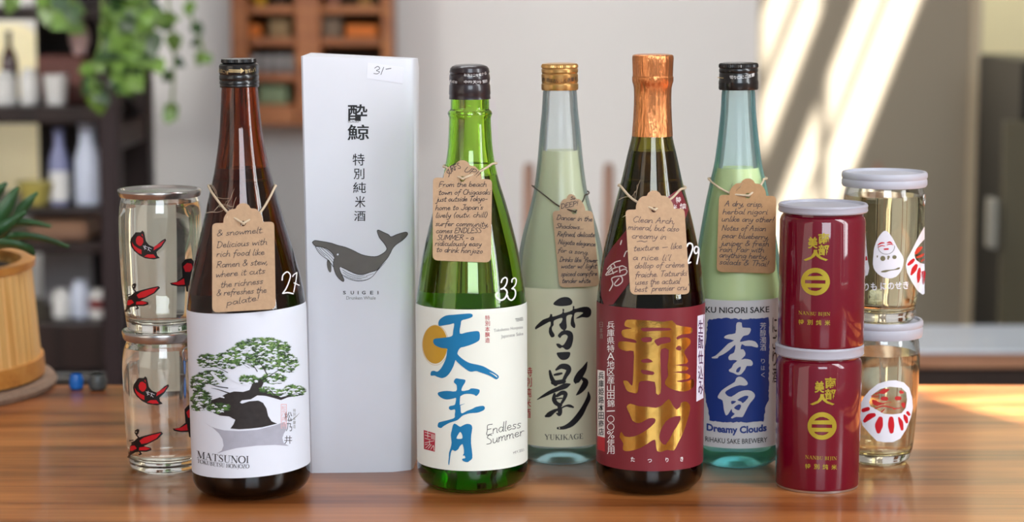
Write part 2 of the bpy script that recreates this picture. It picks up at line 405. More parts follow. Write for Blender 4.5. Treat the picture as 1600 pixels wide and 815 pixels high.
HAND = {
 'a': (.5, [[(.42,.42),(.2,.5),(.05,.25),(.18,.02),(.38,.2),(.42,.48),(.42,.1),(.5,.02)]]),
 'b': (.46, [[(.07,1),(.05,.5),(.05,.02),(.06,.35),(.25,.5),(.4,.28),(.25,.02),(.05,.1)]]),
 'c': (.44, [[(.38,.42),(.2,.5),(.05,.25),(.2,.02),(.42,.1)]]),
 'd': (.52, [[(.4,.4),(.2,.5),(.05,.25),(.2,.02),(.4,.2),(.46,1),(.43,.1),(.5,.02)]]),
 'e': (.45, [[(.06,.25),(.33,.3),(.3,.48),(.12,.45),(.05,.2),(.2,.02),(.43,.12)]]),
 'f': (.38, [[(.42,.88),(.28,1),(.17,.7),(.13,-.3)], [(0,.48),(.36,.52)]]),
 'g': (.5, [[(.4,.42),(.2,.5),(.05,.25),(.2,.05),(.4,.25),(.43,.47),(.4,-.25),(.2,-.4),(.05,-.28)]]),
 'h': (.48, [[(.07,1),(.05,0)], [(.05,.28),(.22,.5),(.36,.4),(.38,.05),(.46,0)]]),
 'i': (.22, [[(.1,.5),(.09,.05),(.19,0)], [(.13,.7),(.14,.75)]]),
 'j': (.28, [[(.2,.5),(.2,-.25),(.08,-.4),(-.04,-.3)], [(.22,.7),(.23,.75)]]),
 'k': (.44, [[(.07,1),(.05,0)], [(.38,.5),(.08,.22),(.42,0)]]),
 'l': (.22, [[(.13,1),(.08,.1),(.2,0)]]),
 'm': (.66, [[(.04,.5),(.04,0)], [(.04,.3),(.18,.5),(.28,.4),(.28,.02)], [(.28,.3),(.44,.5),(.54,.4),(.55,.03),(.63,0)]]),
 'n': (.48, [[(.05,.5),(.05,0)], [(.05,.3),(.22,.5),(.36,.4),(.38,.05),(.46,0)]]),
 'o': (.46, [[(.22,.5),(.05,.28),(.18,.02),(.38,.2),(.32,.45),(.2,.5)]]),
 'p': (.46, [[(.06,.5),(.03,-.4)], [(.05,.35),(.25,.5),(.4,.28),(.25,.03),(.05,.1)]]),
 'r': (.38, [[(.05,.5),(.06,0)], [(.06,.3),(.2,.48),(.35,.45)]]),
 's': (.4, [[(.34,.45),(.15,.48),(.1,.34),(.29,.2),(.25,.03),(.04,.06)]]),
 't': (.36, [[(.17,.85),(.13,.08),(.25,0),(.33,.08)], [(0,.55),(.34,.6)]]),
 'u': (.5, [[(.05,.5),(.06,.1),(.2,0),(.36,.2),(.39,.5),(.39,.08),(.48,0)]]),
 'v': (.4, [[(.03,.5),(.18,0),(.36,.5)]]),
 'w': (.6, [[(.03,.5),(.13,.02),(.28,.4),(.4,.02),(.56,.5)]]),
 'x': (.44, [[(.04,.5),(.4,0)], [(.38,.5),(.03,0)]]),
 'y': (.46, [[(.05,.5),(.1,.15),(.25,.12),(.39,.45)], [(.4,.5),(.3,-.2),(.12,-.4),(.02,-.3)]]),
 'z': (.44, [[(.04,.48),(.36,.48),(.05,.02),(.4,.02)]]),
 'è': (.45, [[(.06,.25),(.33,.3),(.3,.48),(.12,.45),(.05,.2),(.2,.02),(.43,.12)], [(.12,.85),(.25,.68)]]),
 'A': (.66, [[(.03,0),(.3,1)], [(.3,1),(.55,0)], [(.12,.4),(.5,.42)]]), 'C': (.6, [[(.52,.85),(.3,1),(.05,.5),(.28,0),(.56,.15)]]),
 'D': (.64, [[(.1,1),(.08,0)], [(.02,.98),(.35,.95),(.56,.5),(.35,.03),(.06,0)]]), 'E': (.54, [[(.48,.98),(.08,.96),(.08,.5),(.06,0),(.5,.03)], [(.08,.52),(.4,.54)]]),
 'F': (.52, [[(.5,1),(.08,.97),(.06,0)], [(.07,.52),(.4,.55)]]), 'J': (.5, [[(.42,1),(.4,.15),(.22,-.02),(.04,.14)], [(.15,.98),(.55,1)]]),
 'L': (.5, [[(.1,1),(.07,0),(.48,.04)]]), 'M': (.76, [[(.05,0),(.12,1)], [(.12,1),(.36,.25)], [(.36,.25),(.62,1)], [(.62,1),(.68,0)]]),
 'N': (.66, [[(.07,0),(.08,1)], [(.08,1),(.52,.02)], [(.52,.02),(.54,1)]]), 'P': (.54, [[(.1,1),(.07,0)], [(.04,.95),(.36,1),(.48,.75),(.3,.5),(.08,.48)]]),
 'R': (.58, [[(.1,1),(.07,0)], [(.04,.95),(.38,1),(.48,.76),(.3,.54),(.08,.5),(.3,.4),(.54,0)]]), 'S': (.52, [[(.46,.88),(.25,1),(.08,.78),(.38,.42),(.38,.08),(.05,.08)]]),
 'T': (.54, [[(.28,.97),(.24,0)], [(.0,.95),(.54,1)]]), 'U': (.6, [[(.06,1),(.08,.2),(.28,0),(.48,.25),(.53,1)]]),
 '&': (.62, [[(.55,.1),(.15,.75),(.22,.98),(.38,.85),(.06,.3),(.15,.02),(.38,.1),(.54,.45)]]),
 '.': (.2, [[(.08,.03),(.1,.06)]]), ',': (.2, [[(.1,.08),(.04,-.16)]]), '-': (.4, [[(.05,.32),(.35,.34)]]), '—': (.7, [[(.05,.32),(.65,.38)]]),
 '!': (.24, [[(.14,1),(.1,.3)], [(.08,.03),(.09,.07)]]), '(': (.28, [[(.24,1.05),(.08,.5),(.2,-.12)]]), ')': (.28, [[(.04,1.05),(.2,.5),(.08,-.12)]]),
 "'": (.16, [[(.1,1),(.07,.78)]]), '"': (.3, [[(.1,1.02),(.08,.78)], [(.22,1.02),(.2,.78)]]), '/': (.36, [[(.32,1),(.02,-.05)]]), ' ': (.3, []),
 '0': (.5, [[(.25,1),(.05,.5),(.22,0),(.44,.5),(.25,1)]]), '1': (.24, [[(.16,1),(.1,0)]]), '2': (.56, [[(.05,.72),(.28,1),(.44,.74),(.22,.3),(.04,.02),(.52,.04)]]),
 '3': (.52, [[(.07,.85),(.28,1),(.42,.78),(.2,.53),(.44,.3),(.25,0),(.02,.16)]]),
}
TK, TN, SF = .16, .055, .05
def _g(w, thick, thin, serifs):
    S = [[(x, y, TK) for x, y in p] for p in thick] + [[(x, y, TN) for x, y in p] for p in thin]
    for x, y in serifs: S.append([(x-.14, y + (SF/2 if y < .5 else -SF/2), SF), (x+.14, y + (SF/2 if y < .5 else -SF/2), SF)])
    return (w, S)
def _ring(cx, rx):
    return [[(cx + (rx-.06)*math.cos(t), .5 + .5*math.sin(t)*.97, .06 + .12*abs(math.cos(t))) for t in [2*math.pi*k/18 for k in range(19)]]]
SERIF = {
 'M': _g(1.02, [[(.18,1),(.5,.05)], [(.84,1),(.84,0)]], [[(.16,0),(.16,1)], [(.5,.05),(.82,1)]], [(.16,0),(.84,0),(.12,1),(.9,1)]),
 'A': _g(.86, [[(.4,1),(.72,0)]], [[(.4,1),(.12,0)], [(.22,.36),(.58,.36)]], [(.13,0),(.73,0)]),
 'T': _g(.76, [[(.38,1),(.38,0)]], [[(.04,.97),(.72,.97)], [(.05,1),(.05,.76)], [(.71,1),(.71,.76)]], [(.38,0)]),
 'S': (.62, [[(.5,.82,.06),(.36,.97,.06),(.15,.88,.09),(.14,.68,.13),(.32,.52,.17),(.5,.34,.14),(.46,.1,.09),(.28,.02,.06),(.08,.2,.06)], [(.51,1,.05),(.51,.72,.05)], [(.07,.28,.05),(.07,0,.05)]]),
 'U': _g(.86, [[(.2,1),(.2,.3)]], [[(.68,1),(.68,.3)]], [(.2,1),(.68,1)]),
 'N': _g(.9, [[(.16,1),(.72,.02)]], [[(.16,0),(.16,1)], [(.73,1),(.73,0)]], [(.16,0),(.12,1),(.73,1)]),
 'O': (.88, _ring(.43, .44)), 'I': _g(.42, [[(.2,1),(.2,0)]], [], [(.2,0),(.2,1)]),
 'K': _g(.84, [[(.2,1),(.2,0)], [(.38,.55),(.72,0)]], [[(.24,.4),(.66,1)]], [(.2,0),(.2,1),(.66,1),(.72,0)]),
 'B': _g(.72, [[(.2,1),(.2,0)]], [], [(.16,0),(.16,1)]),
 'E': _g(.7, [[(.2,1),(.2,0)]], [[(.1,.97),(.58,.97)], [(.2,.52),(.46,.52)], [(.1,.03),(.62,.03)], [(.58,1),(.58,.78)], [(.62,0),(.62,.24)], [(.46,.62),(.46,.42)]], []),
 'H': _g(.9, [[(.2,1),(.2,0)], [(.7,1),(.7,0)]], [[(.2,.52),(.7,.52)]], [(.2,0),(.2,1),(.7,0),(.7,1)]),
 'J': _g(.5, [[(.3,1),(.3,.05)]], [[(.3,.08),(.22,-.2),(.06,-.24)]], [(.3,1)]),
 'Z': _g(.72, [[(.58,.96),(.1,.04)]], [[(.1,.97),(.62,.97)], [(.06,.03),(.62,.03)], [(.1,1),(.1,.76)], [(.62,0),(.62,.24)]], []),
 'Y': _g(.8, [[(.1,1),(.4,.48)], [(.4,.5),(.4,0)]], [[(.4,.48),(.7,1)]], [(.4,0),(.1,1),(.7,1)]),
 'G': (.86, [[(.72,.8,.06),(.5,.97,.07),(.2,.8,.14),(.12,.5,.17),(.2,.2,.14),(.48,.03,.07),(.7,.14,.08)], [(.7,.45,.14),(.7,.08,.14)], [(.55,.45,.05),(.84,.45,.05)], [(.74,1,.05),(.74,.72,.05)]]),
 ' ': (.36, []),
}
SERIF['U'][1].append([(.2,.34,.15),(.25,.08,.1),(.44,.02,.06),(.62,.1,.055),(.68,.34,.055)])
SERIF['B'][1].extend([[(.2,.97,.055),(.42,.96,.07),(.56,.76,.14),(.42,.54,.07),(.2,.52,.055)], [(.2,.52,.055),(.46,.5,.07),(.62,.26,.15),(.46,.04,.07),(.2,.03,.055)]])
def layout(body, font):
    x, out = 0.0, []
    for ch in body:
        g = font.get(ch) or font.get(ch.lower()) or font[' ']
        for pl in g[1]: out.append([(x+p[0], p[1], (p[2] if len(p) > 2 else None)) for p in pl])
        x += g[0]
    return out, max(x, .01)

# ------------------------------------------------------------------ the room
FLOOR, CEIL, YB, XR, XL = -0.75, 2.75, 3.95, 1.25, -1.9
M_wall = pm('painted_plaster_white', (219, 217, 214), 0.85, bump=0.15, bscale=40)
M_tan = pm('plaster_taupe_shaded', (144, 134, 117), 0.85, bump=0.15, bscale=40)  # shading of the right wall section is put into this base colour
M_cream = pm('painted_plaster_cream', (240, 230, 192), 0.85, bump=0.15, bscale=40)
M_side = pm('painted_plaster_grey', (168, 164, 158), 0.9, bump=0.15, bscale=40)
M_floor = wood('floor_boards', (60, 40, 28), (92, 64, 44), (120, 86, 60), 0.4)
def struct(o): o['kind'] = 'structure'; return o
X1 = at(1183, 150, YB).x; X2 = at(1516, 200, YB).x; X3 = at(1530, 200, YB).x
struct(box_obj('floor', (XL-.2, -2.5, FLOOR-.05), (XR+.2, 4.9, FLOOR), M_floor))
struct(box_obj('ceiling', (XL-.2, -1.5, CEIL), (XR+.006, 4.9, CEIL+.05), M_wall))
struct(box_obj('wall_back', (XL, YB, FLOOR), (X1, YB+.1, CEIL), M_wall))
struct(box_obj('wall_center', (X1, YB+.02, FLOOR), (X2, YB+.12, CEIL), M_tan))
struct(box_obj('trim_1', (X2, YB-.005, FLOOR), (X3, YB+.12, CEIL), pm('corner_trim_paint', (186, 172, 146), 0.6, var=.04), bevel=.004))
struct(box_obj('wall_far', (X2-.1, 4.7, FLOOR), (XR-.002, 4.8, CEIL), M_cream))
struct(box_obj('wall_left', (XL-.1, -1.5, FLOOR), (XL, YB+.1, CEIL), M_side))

YS = YB + .02
def zr(u): return z_of(0, YS) + 2.65*(XR - at(u, 0, YS).x)
def yr(x): return YS - 2.0*(XR - at(x, 150, YS).x)
assumed_panes = [(yr(1184.5), yr(1279), zr(1237), zr(1195)), (yr(1184.5), yr(1279), zr(1288), zr(1247)), (yr(1184.5), yr(1279), zr(1377), zr(1337)), (yr(1184.5), yr(1279), zr(1437), zr(1382)),
         (yr(1289), yr(1452), zr(1377), zr(1337)), (yr(1289), yr(1452), zr(1437), zr(1382)),
         (-0.09, 0.26, 1.70, 2.50)]  # unseen openings, assumed from the sun streaks and the table's sun patch
holes = [[(a, c), (a, d), (b, d), (b, c)] for a, b, c, d in assumed_panes] + [[(.31, .1), (.31, 1.6), (.93, 1.6), (.93, .1)]]
loops = [[(-1.5, FLOOR), (4.75, FLOOR), (4.75, CEIL), (-1.5, CEIL)]] + holes
V2, F2 = fill(loops); n2 = len(V2)
VV = [(XR, a, b) for a, b in V2] + [(XR+.006, a, b) for a, b in V2]
FF = [tuple(f) for f in F2] + [tuple(i+n2 for i in reversed(f)) for f in F2]; k0 = 0
for l in loops:
    for i in range(len(l)):
        a, b = k0+i, k0+(i+1) % len(l); FF.append((a, b, b+n2, a+n2))
    k0 += len(l)
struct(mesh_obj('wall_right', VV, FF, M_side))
bm = bmesh.new()
for a, b, c, d in [(.29, .95, .07, .1), (.29, .95, 1.6, 1.64), (.28, .31, .07, 1.64), (.93, .96, .07, 1.64), (.61, .635, .1, 1.6), (.31, .93, .83, .855)]:
    box(bm, (XR-.04, a, c), (XR-.001, b, d), .003)
struct(bm_obj('assumed_window_1', bm, pm('window_paint', (225, 222, 214), .5, var=.03)))  # frame of the unseen side window, assumed from the bottle highlights

# ------------------------------------------------------------------ table
M_table = wood('varnished_table_wood', (68, 32, 13), (136, 76, 35), (192, 122, 66), 0.34, 0.25, (1.0, 9, 9), (2.5, 150, 150))
M_table.node_tree.nodes['Principled BSDF'].inputs['Specular IOR Level'].default_value = .35
t = empty('wooden_table', (0, 1.2, FLOOR), 'long varnished brown wood table with streaky grain under all the bottles', 'table')
bm = bmesh.new(); box(bm, (-1.15, -.62, .71), (1.12, .595, .75), .004); bm_obj('tabletop', bm, M_table, t)
for sx in (-1.05, 1.02):
    for sy in (-.54, .51):
        bm = bmesh.new(); r = bmesh.ops.create_cone(bm, cap_ends=True, segments=24, radius1=.022, radius2=.036, depth=.71)
        bmesh.ops.translate(bm, vec=(sx, sy, .355), verts=r['verts']); bm_obj('leg', bm, M_table, t, True, 40)

# ------------------------------------------------------------------ low bench and dark cabinet behind on the right
b0, b1 = at(1395, 548, 2.84), at(1700, 506, 3.06)
t = empty('low_bench', ((b0.x+1.2)/2, 2.95, FLOOR), 'low pale-topped bench with a wood front behind the table on the right', 'bench')
hx = (1.2-b0.x)/2; zt = b0.z - FLOOR
box_obj('bench_top', (-hx, -.11, zt-.004), (hx, .11, zt), pm('pale_bench_top', (205, 214, 226), .25, coat=.5, var=.03, bscale=8), t, .0015)
box_obj('apron', (-hx+.02, -.09, zt-.12), (hx-.02, .09, zt-.0245), pm('dark_stained_wood', (48, 34, 27), .5, var=.15, bscale=20, stretch=(1, 1, 8)), t, .002)
box_obj('front_board', (-hx+.001, -.108, zt-.024), (hx-.001, .108, zt-.0042), wood('bench_wood', (130, 88, 60), (170, 122, 92), (196, 150, 118), .5), t, .003)
for sx in (-1, 1): box_obj('leg', (sx*(hx-.05)-.03, -.09, 0), (sx*(hx-.05)+.03, .09, zt-.1205), pm('dark_stained_wood', (48, 34, 27), .5, var=.15, bscale=20, stretch=(1, 1, 8)), t, .004)
M_black = pm('satin_black_lacquer', (14, 15, 15), .45, var=.1, bscale=6, spec=.2)
c0 = at(1531, 84, 3.75); cz = c0.z - FLOOR
t = empty('dark_cabinet', ((c0.x+1.22)/2, 3.6, FLOOR), 'black cabinet with a beige inset door standing at the right edge', 'cabinet')
hx = (1.22-c0.x)/2
box_obj('body', (-hx, -.17, 0), (hx, .16, cz), M_black, t, .006)
p0, p1 = at(1566, 188, 3.43), at(1660, 500, 3.43)
d = box_obj('door', (p0.x-t.location.x, -.185, .06), (hx-.01, -.171, p0.z-FLOOR), pm('beige_door_panel', (80, 74, 54), .5, var=.06, bscale=5), t, .003)
h0, h1 = at(1546, 310, 3.4), at(1557, 388, 3.4)
box_obj('handle', (h0.x-t.location.x, -.21, h1.z-FLOOR), (h1.x-t.location.x, -.172, h0.z-FLOOR), pm('brushed_steel', (140, 140, 132), .35, .4, var=.05), t, .003)

# ------------------------------------------------------------------ two chairs seen over the bottles
M_chair = wood('chair_wood', (120, 88, 70), (148, 114, 96), (168, 134, 116), .5, scale=(13, 13, 1.3), fine=(150, 150, 3))
def chair(xl_px, xr_px, label):
    Y = 3.3; a, b = at(xl_px, 255, Y), at(xr_px, 255, Y); w = (b.x-a.x)/2
    t = empty('dining_chair', ((a.x+b.x)/2, Y+.2, FLOOR), label, 'chair', 'wooden chairs behind the table')
    zt = a.z - FLOOR
    for s in (-1, 1):
        V, Fc = tube([(s*w, -.2, 0), (s*w, -.2, .45), (s*w, -.2, zt-.01), (s*w, -.2, zt)], [.013, .013, .0085, .006], 12)
        mesh_obj('back_post', V, Fc, M_chair, t, smooth=True)
        V, Fc = tube([(s*(w+.01), .2, 0), (s*(w+.01), .2, .43)], [.014, .019], 12); mesh_obj('leg', V, Fc, M_chair, t, smooth=True)
    for z in (.36, .46): box_obj('back_rail', (-w+.009, -.208, z), (w-.009, -.19, z+.05), M_chair, t, .006)
    box_obj('seat', (-w-.01, -.18, .43), (w+.01, .23, .455), M_chair, t, .01)
chair(404, 826, 'wooden chair whose post shows between the green bottle and the pale frosted bottle')
chair(951, 1372, 'wooden chair whose post shows just left of the copper-foil bottle')

# ------------------------------------------------------------------ orange wood wall shelf with small wares
YW = 3.78
M_ow = wood('orange_wood', (112, 60, 26), (148, 86, 42), (176, 112, 60), .45)
M_owd = pm('brown_back_board', (78, 56, 36), .7, var=.12, bscale=9)  # the back panel's own brown
a, b = at(360, 196, YW), at(612, 196, YW); TOPZ = a.z + .55
t = empty('wall_shelf', ((a.x+b.x)/2, YB, a.z), 'orange wood wall shelf filled with small wares, behind the white carton', 'shelf')
hw, D = (b.x-a.x)/2, YW-YB
def rel(px, py): p = at(px, py, YW); return p.x-t.location.x, p.z-t.location.z
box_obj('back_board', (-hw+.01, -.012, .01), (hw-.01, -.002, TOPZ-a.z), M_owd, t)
for x0, x1 in ((360, 386), (460, 500), (595, 612)):
    box_obj('upright', (rel(x0, 0)[0], D, 0), (rel(x1, 0)[0], -.013, TOPZ-a.z), M_ow, t, .003)
zs = [rel(0, 196)[1], rel(0, 128)[1], rel(0, 72)[1], rel(0, 22)[1], rel(0, 22)[1]+.14, rel(0, 22)[1]+.28, TOPZ-a.z-.02]
for i, z in enumerate(zs):
    for x0, x1 in ((386, 460), (500, 595)):
        box_obj('shelf_board', (rel(x0, 0)[0]+.0015, D+.006, z), (rel(x1, 0)[0]-.0015, -.0135, z+(.035 if i == 0 else .014)), M_ow, t, .002)
def little(name, label, cat, mat, px, pyb, rz, group=None, Y=None, n=32):
    Y = Y or YW+.06; p = at(px, pyb, Y)
    o = lathe_obj(name, rz, mat, None, n); o.location = (p.x, p.y, p.z); return tag(o, label, cat, group)
def cup_rz(r0, r1, h, w=.003): return [(0, 0), (r0, 0), (r0*1.02, .002), (r1, h), (r1-w, h), (r0-w, w), (0, w)]
wz = lambda i, h=.014: at(800, 0, YW).z*0 + t.location.z + zs[i] + (.035 if i == 0 else h) + .0005
def on_shelf(name, label, cat, mat, px, i, rz, group=None):
    p = at(px, 100, YW+.06); o = lathe_obj(name, rz, mat, None, 32); o.location = (p.x, YW+.06, wz(i)); return tag(o, label, cat, group)
M_china = pm('white_china', (196, 196, 194), .3, var=.03); M_yel = pm('yellow_glaze', (206, 166, 44), .35, var=.06)
M_or = pm('orange_card', (224, 124, 40), .55, var=.06); M_gr = pm('sage_green_glaze', (132, 150, 112), .5, var=.06); M_dk = pm('dark_ware', (70, 54, 44), .5, var=.1)
for px, l in ((400, 'white cup on the wall shelf, just beside the left post'), (418, 'white cup on the wall shelf, second from its left post'), (436, 'white cup on the wall shelf, third from its left post'), (453, 'white cup on the wall shelf beside the middle post')):
    on_shelf('cup', l, 'cup', M_china, px, 1, cup_rz(.006, .0095, .03), 'white cups on the wall shelf')
def on_shelf_box(name, label, cat, mat, x0, x1, i, h, group=None):
    p, q = at(x0, 100, YW+.06), at(x1, 100, YW+.06)
    o = box_obj(name, (-(q.x-p.x)/2, -.04, 0), ((q.x-p.x)/2, .04, h), mat, None, .003); o.location = ((p.x+q.x)/2, YW+.07, wz(i)); return tag(o, label, cat, group)
on_shelf_box('storage_box', 'sage green box on the lowest board of the wall shelf', 'box', M_gr, 406, 452, 0, .032)
on_shelf_box('storage_box', 'dark brown box low on the wall shelf behind the white carton', 'box', M_dk, 510, 560, 0, .036)
on_shelf_box('storage_box', 'orange box in the left bay of the wall shelf above the brown bottle', 'box', M_or, 388, 412, 2, .022, 'orange boxes on the wall shelf')
on_shelf_box('storage_box', 'orange box in the right bay of the wall shelf above the white carton', 'box', M_or, 542, 592, 2, .022, 'orange boxes on the wall shelf')
on_shelf_box('storage_box', 'tan box in the left bay of the wall shelf beside the middle post', 'box', pm('tan_card', (150, 124, 84), .6, var=.06), 424, 456, 2, .03)
on_shelf_box('storage_box', 'low grey-brown box in the right bay of the wall shelf beside an orange box', 'box', pm('taupe_card', (122, 104, 84), .6, var=.06), 504, 536, 2, .034)
on_shelf('bowl', 'yellow bowl at the top left of the wall shelf', 'bowl', M_yel, 408, 3, cup_rz(.008, .016, .022))
on_shelf('bowl', 'dark bowl on the wall shelf between the yellow bowl and the middle post', 'bowl', M_dk, 440, 3, cup_rz(.01, .017, .024))
on_shelf('bowl', 'pinkish bowl in the right bay of the wall shelf beside the middle post', 'bowl', pm('pink_glaze', (176, 128, 108), .4, var=.06), 522, 3, cup_rz(.008, .016, .02))
on_shelf('bowl', 'tan bowl in the right bay of the wall shelf beside the right post', 'bowl', pm('tan_glaze', (160, 124, 72), .4, var=.06), 572, 3, cup_rz(.01, .018, .026))

# ------------------------------------------------------------------ dark shelf unit on the left
YF, YK = 3.1, 3.42
M_dw = wood('dark_shelf_wood', (16, 10, 9), (28, 18, 17), (40, 28, 26), .42, scale=(13, 13, 1.3), fine=(150, 150, 3))
MATS['dark_shelf_wood'].node_tree.nodes['Principled BSDF'].inputs['Specular IOR Level'].default_value = .2
M_dw2 = pm('shelf_back_dark_board', (26, 18, 16), .7, var=.15, bscale=8)  # dark brown of the back panel itself
e0 = at(188, 400, YF); xl = XL + .25
t = empty('shelf_unit', ((xl+e0.x)/2, (YF+YK)/2, FLOOR), 'tall dark wood shelf unit with cups and bottles on the left', 'shelf')
hw = (e0.x-xl)/2; hd = (YK-YF)/2; H = 1.75
def rx(px, Y=YF): return at(px, 300, Y).x - t.location.x
def zz(py, Y=YF): return z_of(py, Y) - FLOOR
pw = rx(188)-rx(158)
M_post = pm('purple_brown_post', (40, 30, 32), .5, spec=.2, var=.12, bscale=14, stretch=(4, 4, .5))
box_obj('upright', (hw-pw, -hd, 0), (hw, -hd+.04, H), M_post, t, .003)
box_obj('upright', (hw-.05, hd-.05, 0), (hw, hd, H), M_dw, t, .003)
box_obj('upright', (-hw, -hd, 0), (-hw+pw, -hd+.04, H), M_post, t, .003)
for z0, z1 in ((zz(118), zz(135)), (zz(200), zz(240)), (zz(420), zz(440))):
    box_obj('side_rail', (hw-.03, -hd+.0405, z1), (hw-.005, hd-.0505, z0), M_dw, t, .003)
box_obj('back_board', (rx(66, YK), hd-.015, .25), (hw-.052, hd-.003, H-.032), M_dw2, t)
SH = {'A': zz(170), 'B': zz(330), 'C': zz(512), 'T': zz(12)}
for k, th in (('T', .018), ('A', .024), ('B', .012), ('C', .07)):
    box_obj('shelf_board', (-hw+.01, -hd+.042, SH[k]-th), (hw-.031, hd-.0155, SH[k]), M_dw, t, .003)
box_obj('base_cabinet', (-hw+.012, -hd+.02, .05), (hw+.13, hd-.02, SH['C']-.0705), pm('black_base', (17, 15, 15), .35, var=.1), t, .005)
SX, SY = t.location.x, t.location.y
def shelfware(name, label, cat, mat, px, k, rz, Y=YF+.1, group=None, parts=()):
    o = lathe_obj(name, rz, mat, None, 32); o.location = (at(px, 150, Y).x, Y, SH[k]+FLOOR+.0005)
    for pn, prz, pmat in parts: lathe_obj(pn, prz, pmat, o, 32)
    return tag(o, label, cat, group)
def px_m(n, Y=YF+.1): return n*Y/FPX
def jar_rz(r, h, neck=.7): return [(0, 0), (r*.9, 0), (r, .004), (r, h*.78), (r*neck, h*.9), (r*neck, h), (0, h)]
def bot_rz(r, h, nr): return [(0, 0), (r*.92, 0), (r, .005), (r, h*.55), (r*.8, h*.66), (nr, h*.78), (nr, h*.97), (nr*1.15, h*.97), (nr*1.15, h), (0, h)]
M_dkb = pm('dark_amber_glass', (62, 26, 18), .12, spec=.7, var=.1)
M_lav = pm('pale_blue_stoneware', (178, 186, 204), .35, var=.04)
g = 'white cups and jars on the upper dark shelf'
shelfware('jar', 'white jar on the upper dark shelf at the left frame edge', 'jar', M_china, 10, 'A', jar_rz(px_m(17), px_m(52)), group=g)
shelfware('jar', 'white jar on the upper dark shelf between two others', 'jar', M_china, 47, 'A', jar_rz(px_m(15), px_m(56)), group=g)
shelfware('mug', 'white mug on the upper dark shelf nearest the post', 'mug', M_china, 88, 'A', cup_rz(px_m(15), px_m(19), px_m(46)), group=g)
shelfware('bottle', 'dark amber bottle standing behind the white jars, on the upper dark shelf', 'bottle', M_dkb, 16, 'A', bot_rz(px_m(13), px_m(112), px_m(4.5)), Y=YF+.19)
YP = YB - .016
pa, pb = at(-90, 300, YP), at(63, 36, YP); w, h = (pb.x-pa.x)/2, pb.z-pa.z
o = bmesh.new(); rc = w*.55
prof = [(-w, 0), (w, 0)] + [(w-rc + rc*math.cos(a_), h-rc + rc*math.sin(a_)) for a_ in [math.pi/2*i/8 for i in range(9)]] + [(-w+rc - rc*math.sin(a_), h-rc + rc*math.cos(a_)) for a_ in [math.pi/2*i/8 for i in range(9)]]
f = o.faces.new([o.verts.new((x, -.008, z)) for x, z in prof])
ex = bmesh.ops.extrude_face_region(o, geom=[f]); bmesh.ops.translate(o, vec=(0, .016, 0), verts=[v for v in ex['geom'] if isinstance(v, bmesh.types.BMVert)])
bmesh.ops.recalc_face_normals(o, faces=o.faces[:])
o = bm_obj('window_glow_panel', o, pm('cream_window_glow', (255, 240, 196), .5, var=.03)); o.location = ((pa.x+pb.x)/2, YP+.0075, pa.z)  # panel added in place of a bright window, its glow put into the colour
tag(o, 'cream arched panel standing in for the bright window behind the dark shelves', 'stand-in panel')
bx = box_obj('storage_box', (-px_m(36), -.04, 0), (px_m(36), .04, px_m(74)), pm('red_brown_box', (92, 44, 34), .55, var=.1), None, .004)
bx.location = (at(103, 150, YF+.2).x, YF+.2, SH['A']+FLOOR+.0005); tag(bx, 'red-brown box on the upper dark shelf under the pinkish vase', 'box')
v = lathe_obj('vase', [(0, 0), (px_m(9), 0), (px_m(16), px_m(22)), (px_m(15), px_m(40)), (px_m(8), px_m(52)), (px_m(10), px_m(56)), (px_m(7), px_m(56)), (0, px_m(50))], pm('pink_white_glaze', (216, 184, 180), .35, var=.05), None, 32)
v.location = (at(126, 150, YF+.2).x, YF+.2, SH['A']+FLOOR+.001+px_m(74)); tag(v, 'pinkish white vase on the red-brown box under the trailing leaves', 'vase')
shelfware('plate_stack', 'olive yellow bowl on the middle dark shelf at the left', 'bowl', pm('olive_glaze', (150, 138, 72), .4, var=.06), 52, 'B', cup_rz(px_m(18), px_m(30), px_m(36)), Y=YF+.09).name = 'bowl'
shelfware('bottle', 'blue-grey bottle with a white lower half on the middle dark shelf', 'bottle', pm('blue_grey_glaze', (112, 116, 150), .35, var=.08), 90, 'B', bot_rz(px_m(16), px_m(118), px_m(8)), parts=(('label', [(px_m(16.3), .006), (px_m(16.3), px_m(52))], M_china),))
shelfware('bottle', 'pale blue-white stoneware bottle on the middle dark shelf beside the post', 'bottle', M_lav, 135, 'B', bot_rz(px_m(21), px_m(126), px_m(13)))
bx = box_obj('wooden_crate', (-px_m(46), -.05, 0), (px_m(46), .05, px_m(36)), wood('crate_wood', (74, 48, 32), (100, 68, 46), (124, 88, 60), .6), None, .004)
bx.location = (at(100, 300, YF+.12).x, YF+.12, zz(385)+FLOOR); 
tag(bx, 'brown wooden crate on the short ledge under the middle dark shelf', 'crate')
lg = box_obj('ledge', (-hw+.02, -hd+.045, zz(385)-.015), (hw-.035, hd-.016, zz(385)-.0005), M_dw, t, .002)
g = 'jars on the lowest dark shelf'
for px, l, m in ((88, 'white jar on the lowest dark shelf beside the planter', M_china), (118, 'pale jar on the lowest dark shelf between two jars', M_lav), (146, 'white jar with a dark red band on the lowest dark shelf by the post', M_china)):
    o = shelfware('jar', l, 'jar', m, px, 'C', jar_rz(px_m(15), px_m(58 if px == 118 else 44)), group=g)
    if px == 146: lathe_obj('band', [(px_m(15.3), px_m(14)), (px_m(15.3), px_m(30))], pm('dark_red_glaze', (96, 26, 26), .4, var=.05), o, 32)
pb = box_obj('picture_card', (-px_m(40), -.004, 0), (px_m(40), .004, px_m(105)), pm('grey_card', (128, 124, 126), .6, var=.05), None, .001)
pb.location = (at(104, 300, YF+.24).x, YF+.24, SH['C']+FLOOR+.0005); tag(pb, 'grey card standing at the back of the lowest dark shelf', 'card')

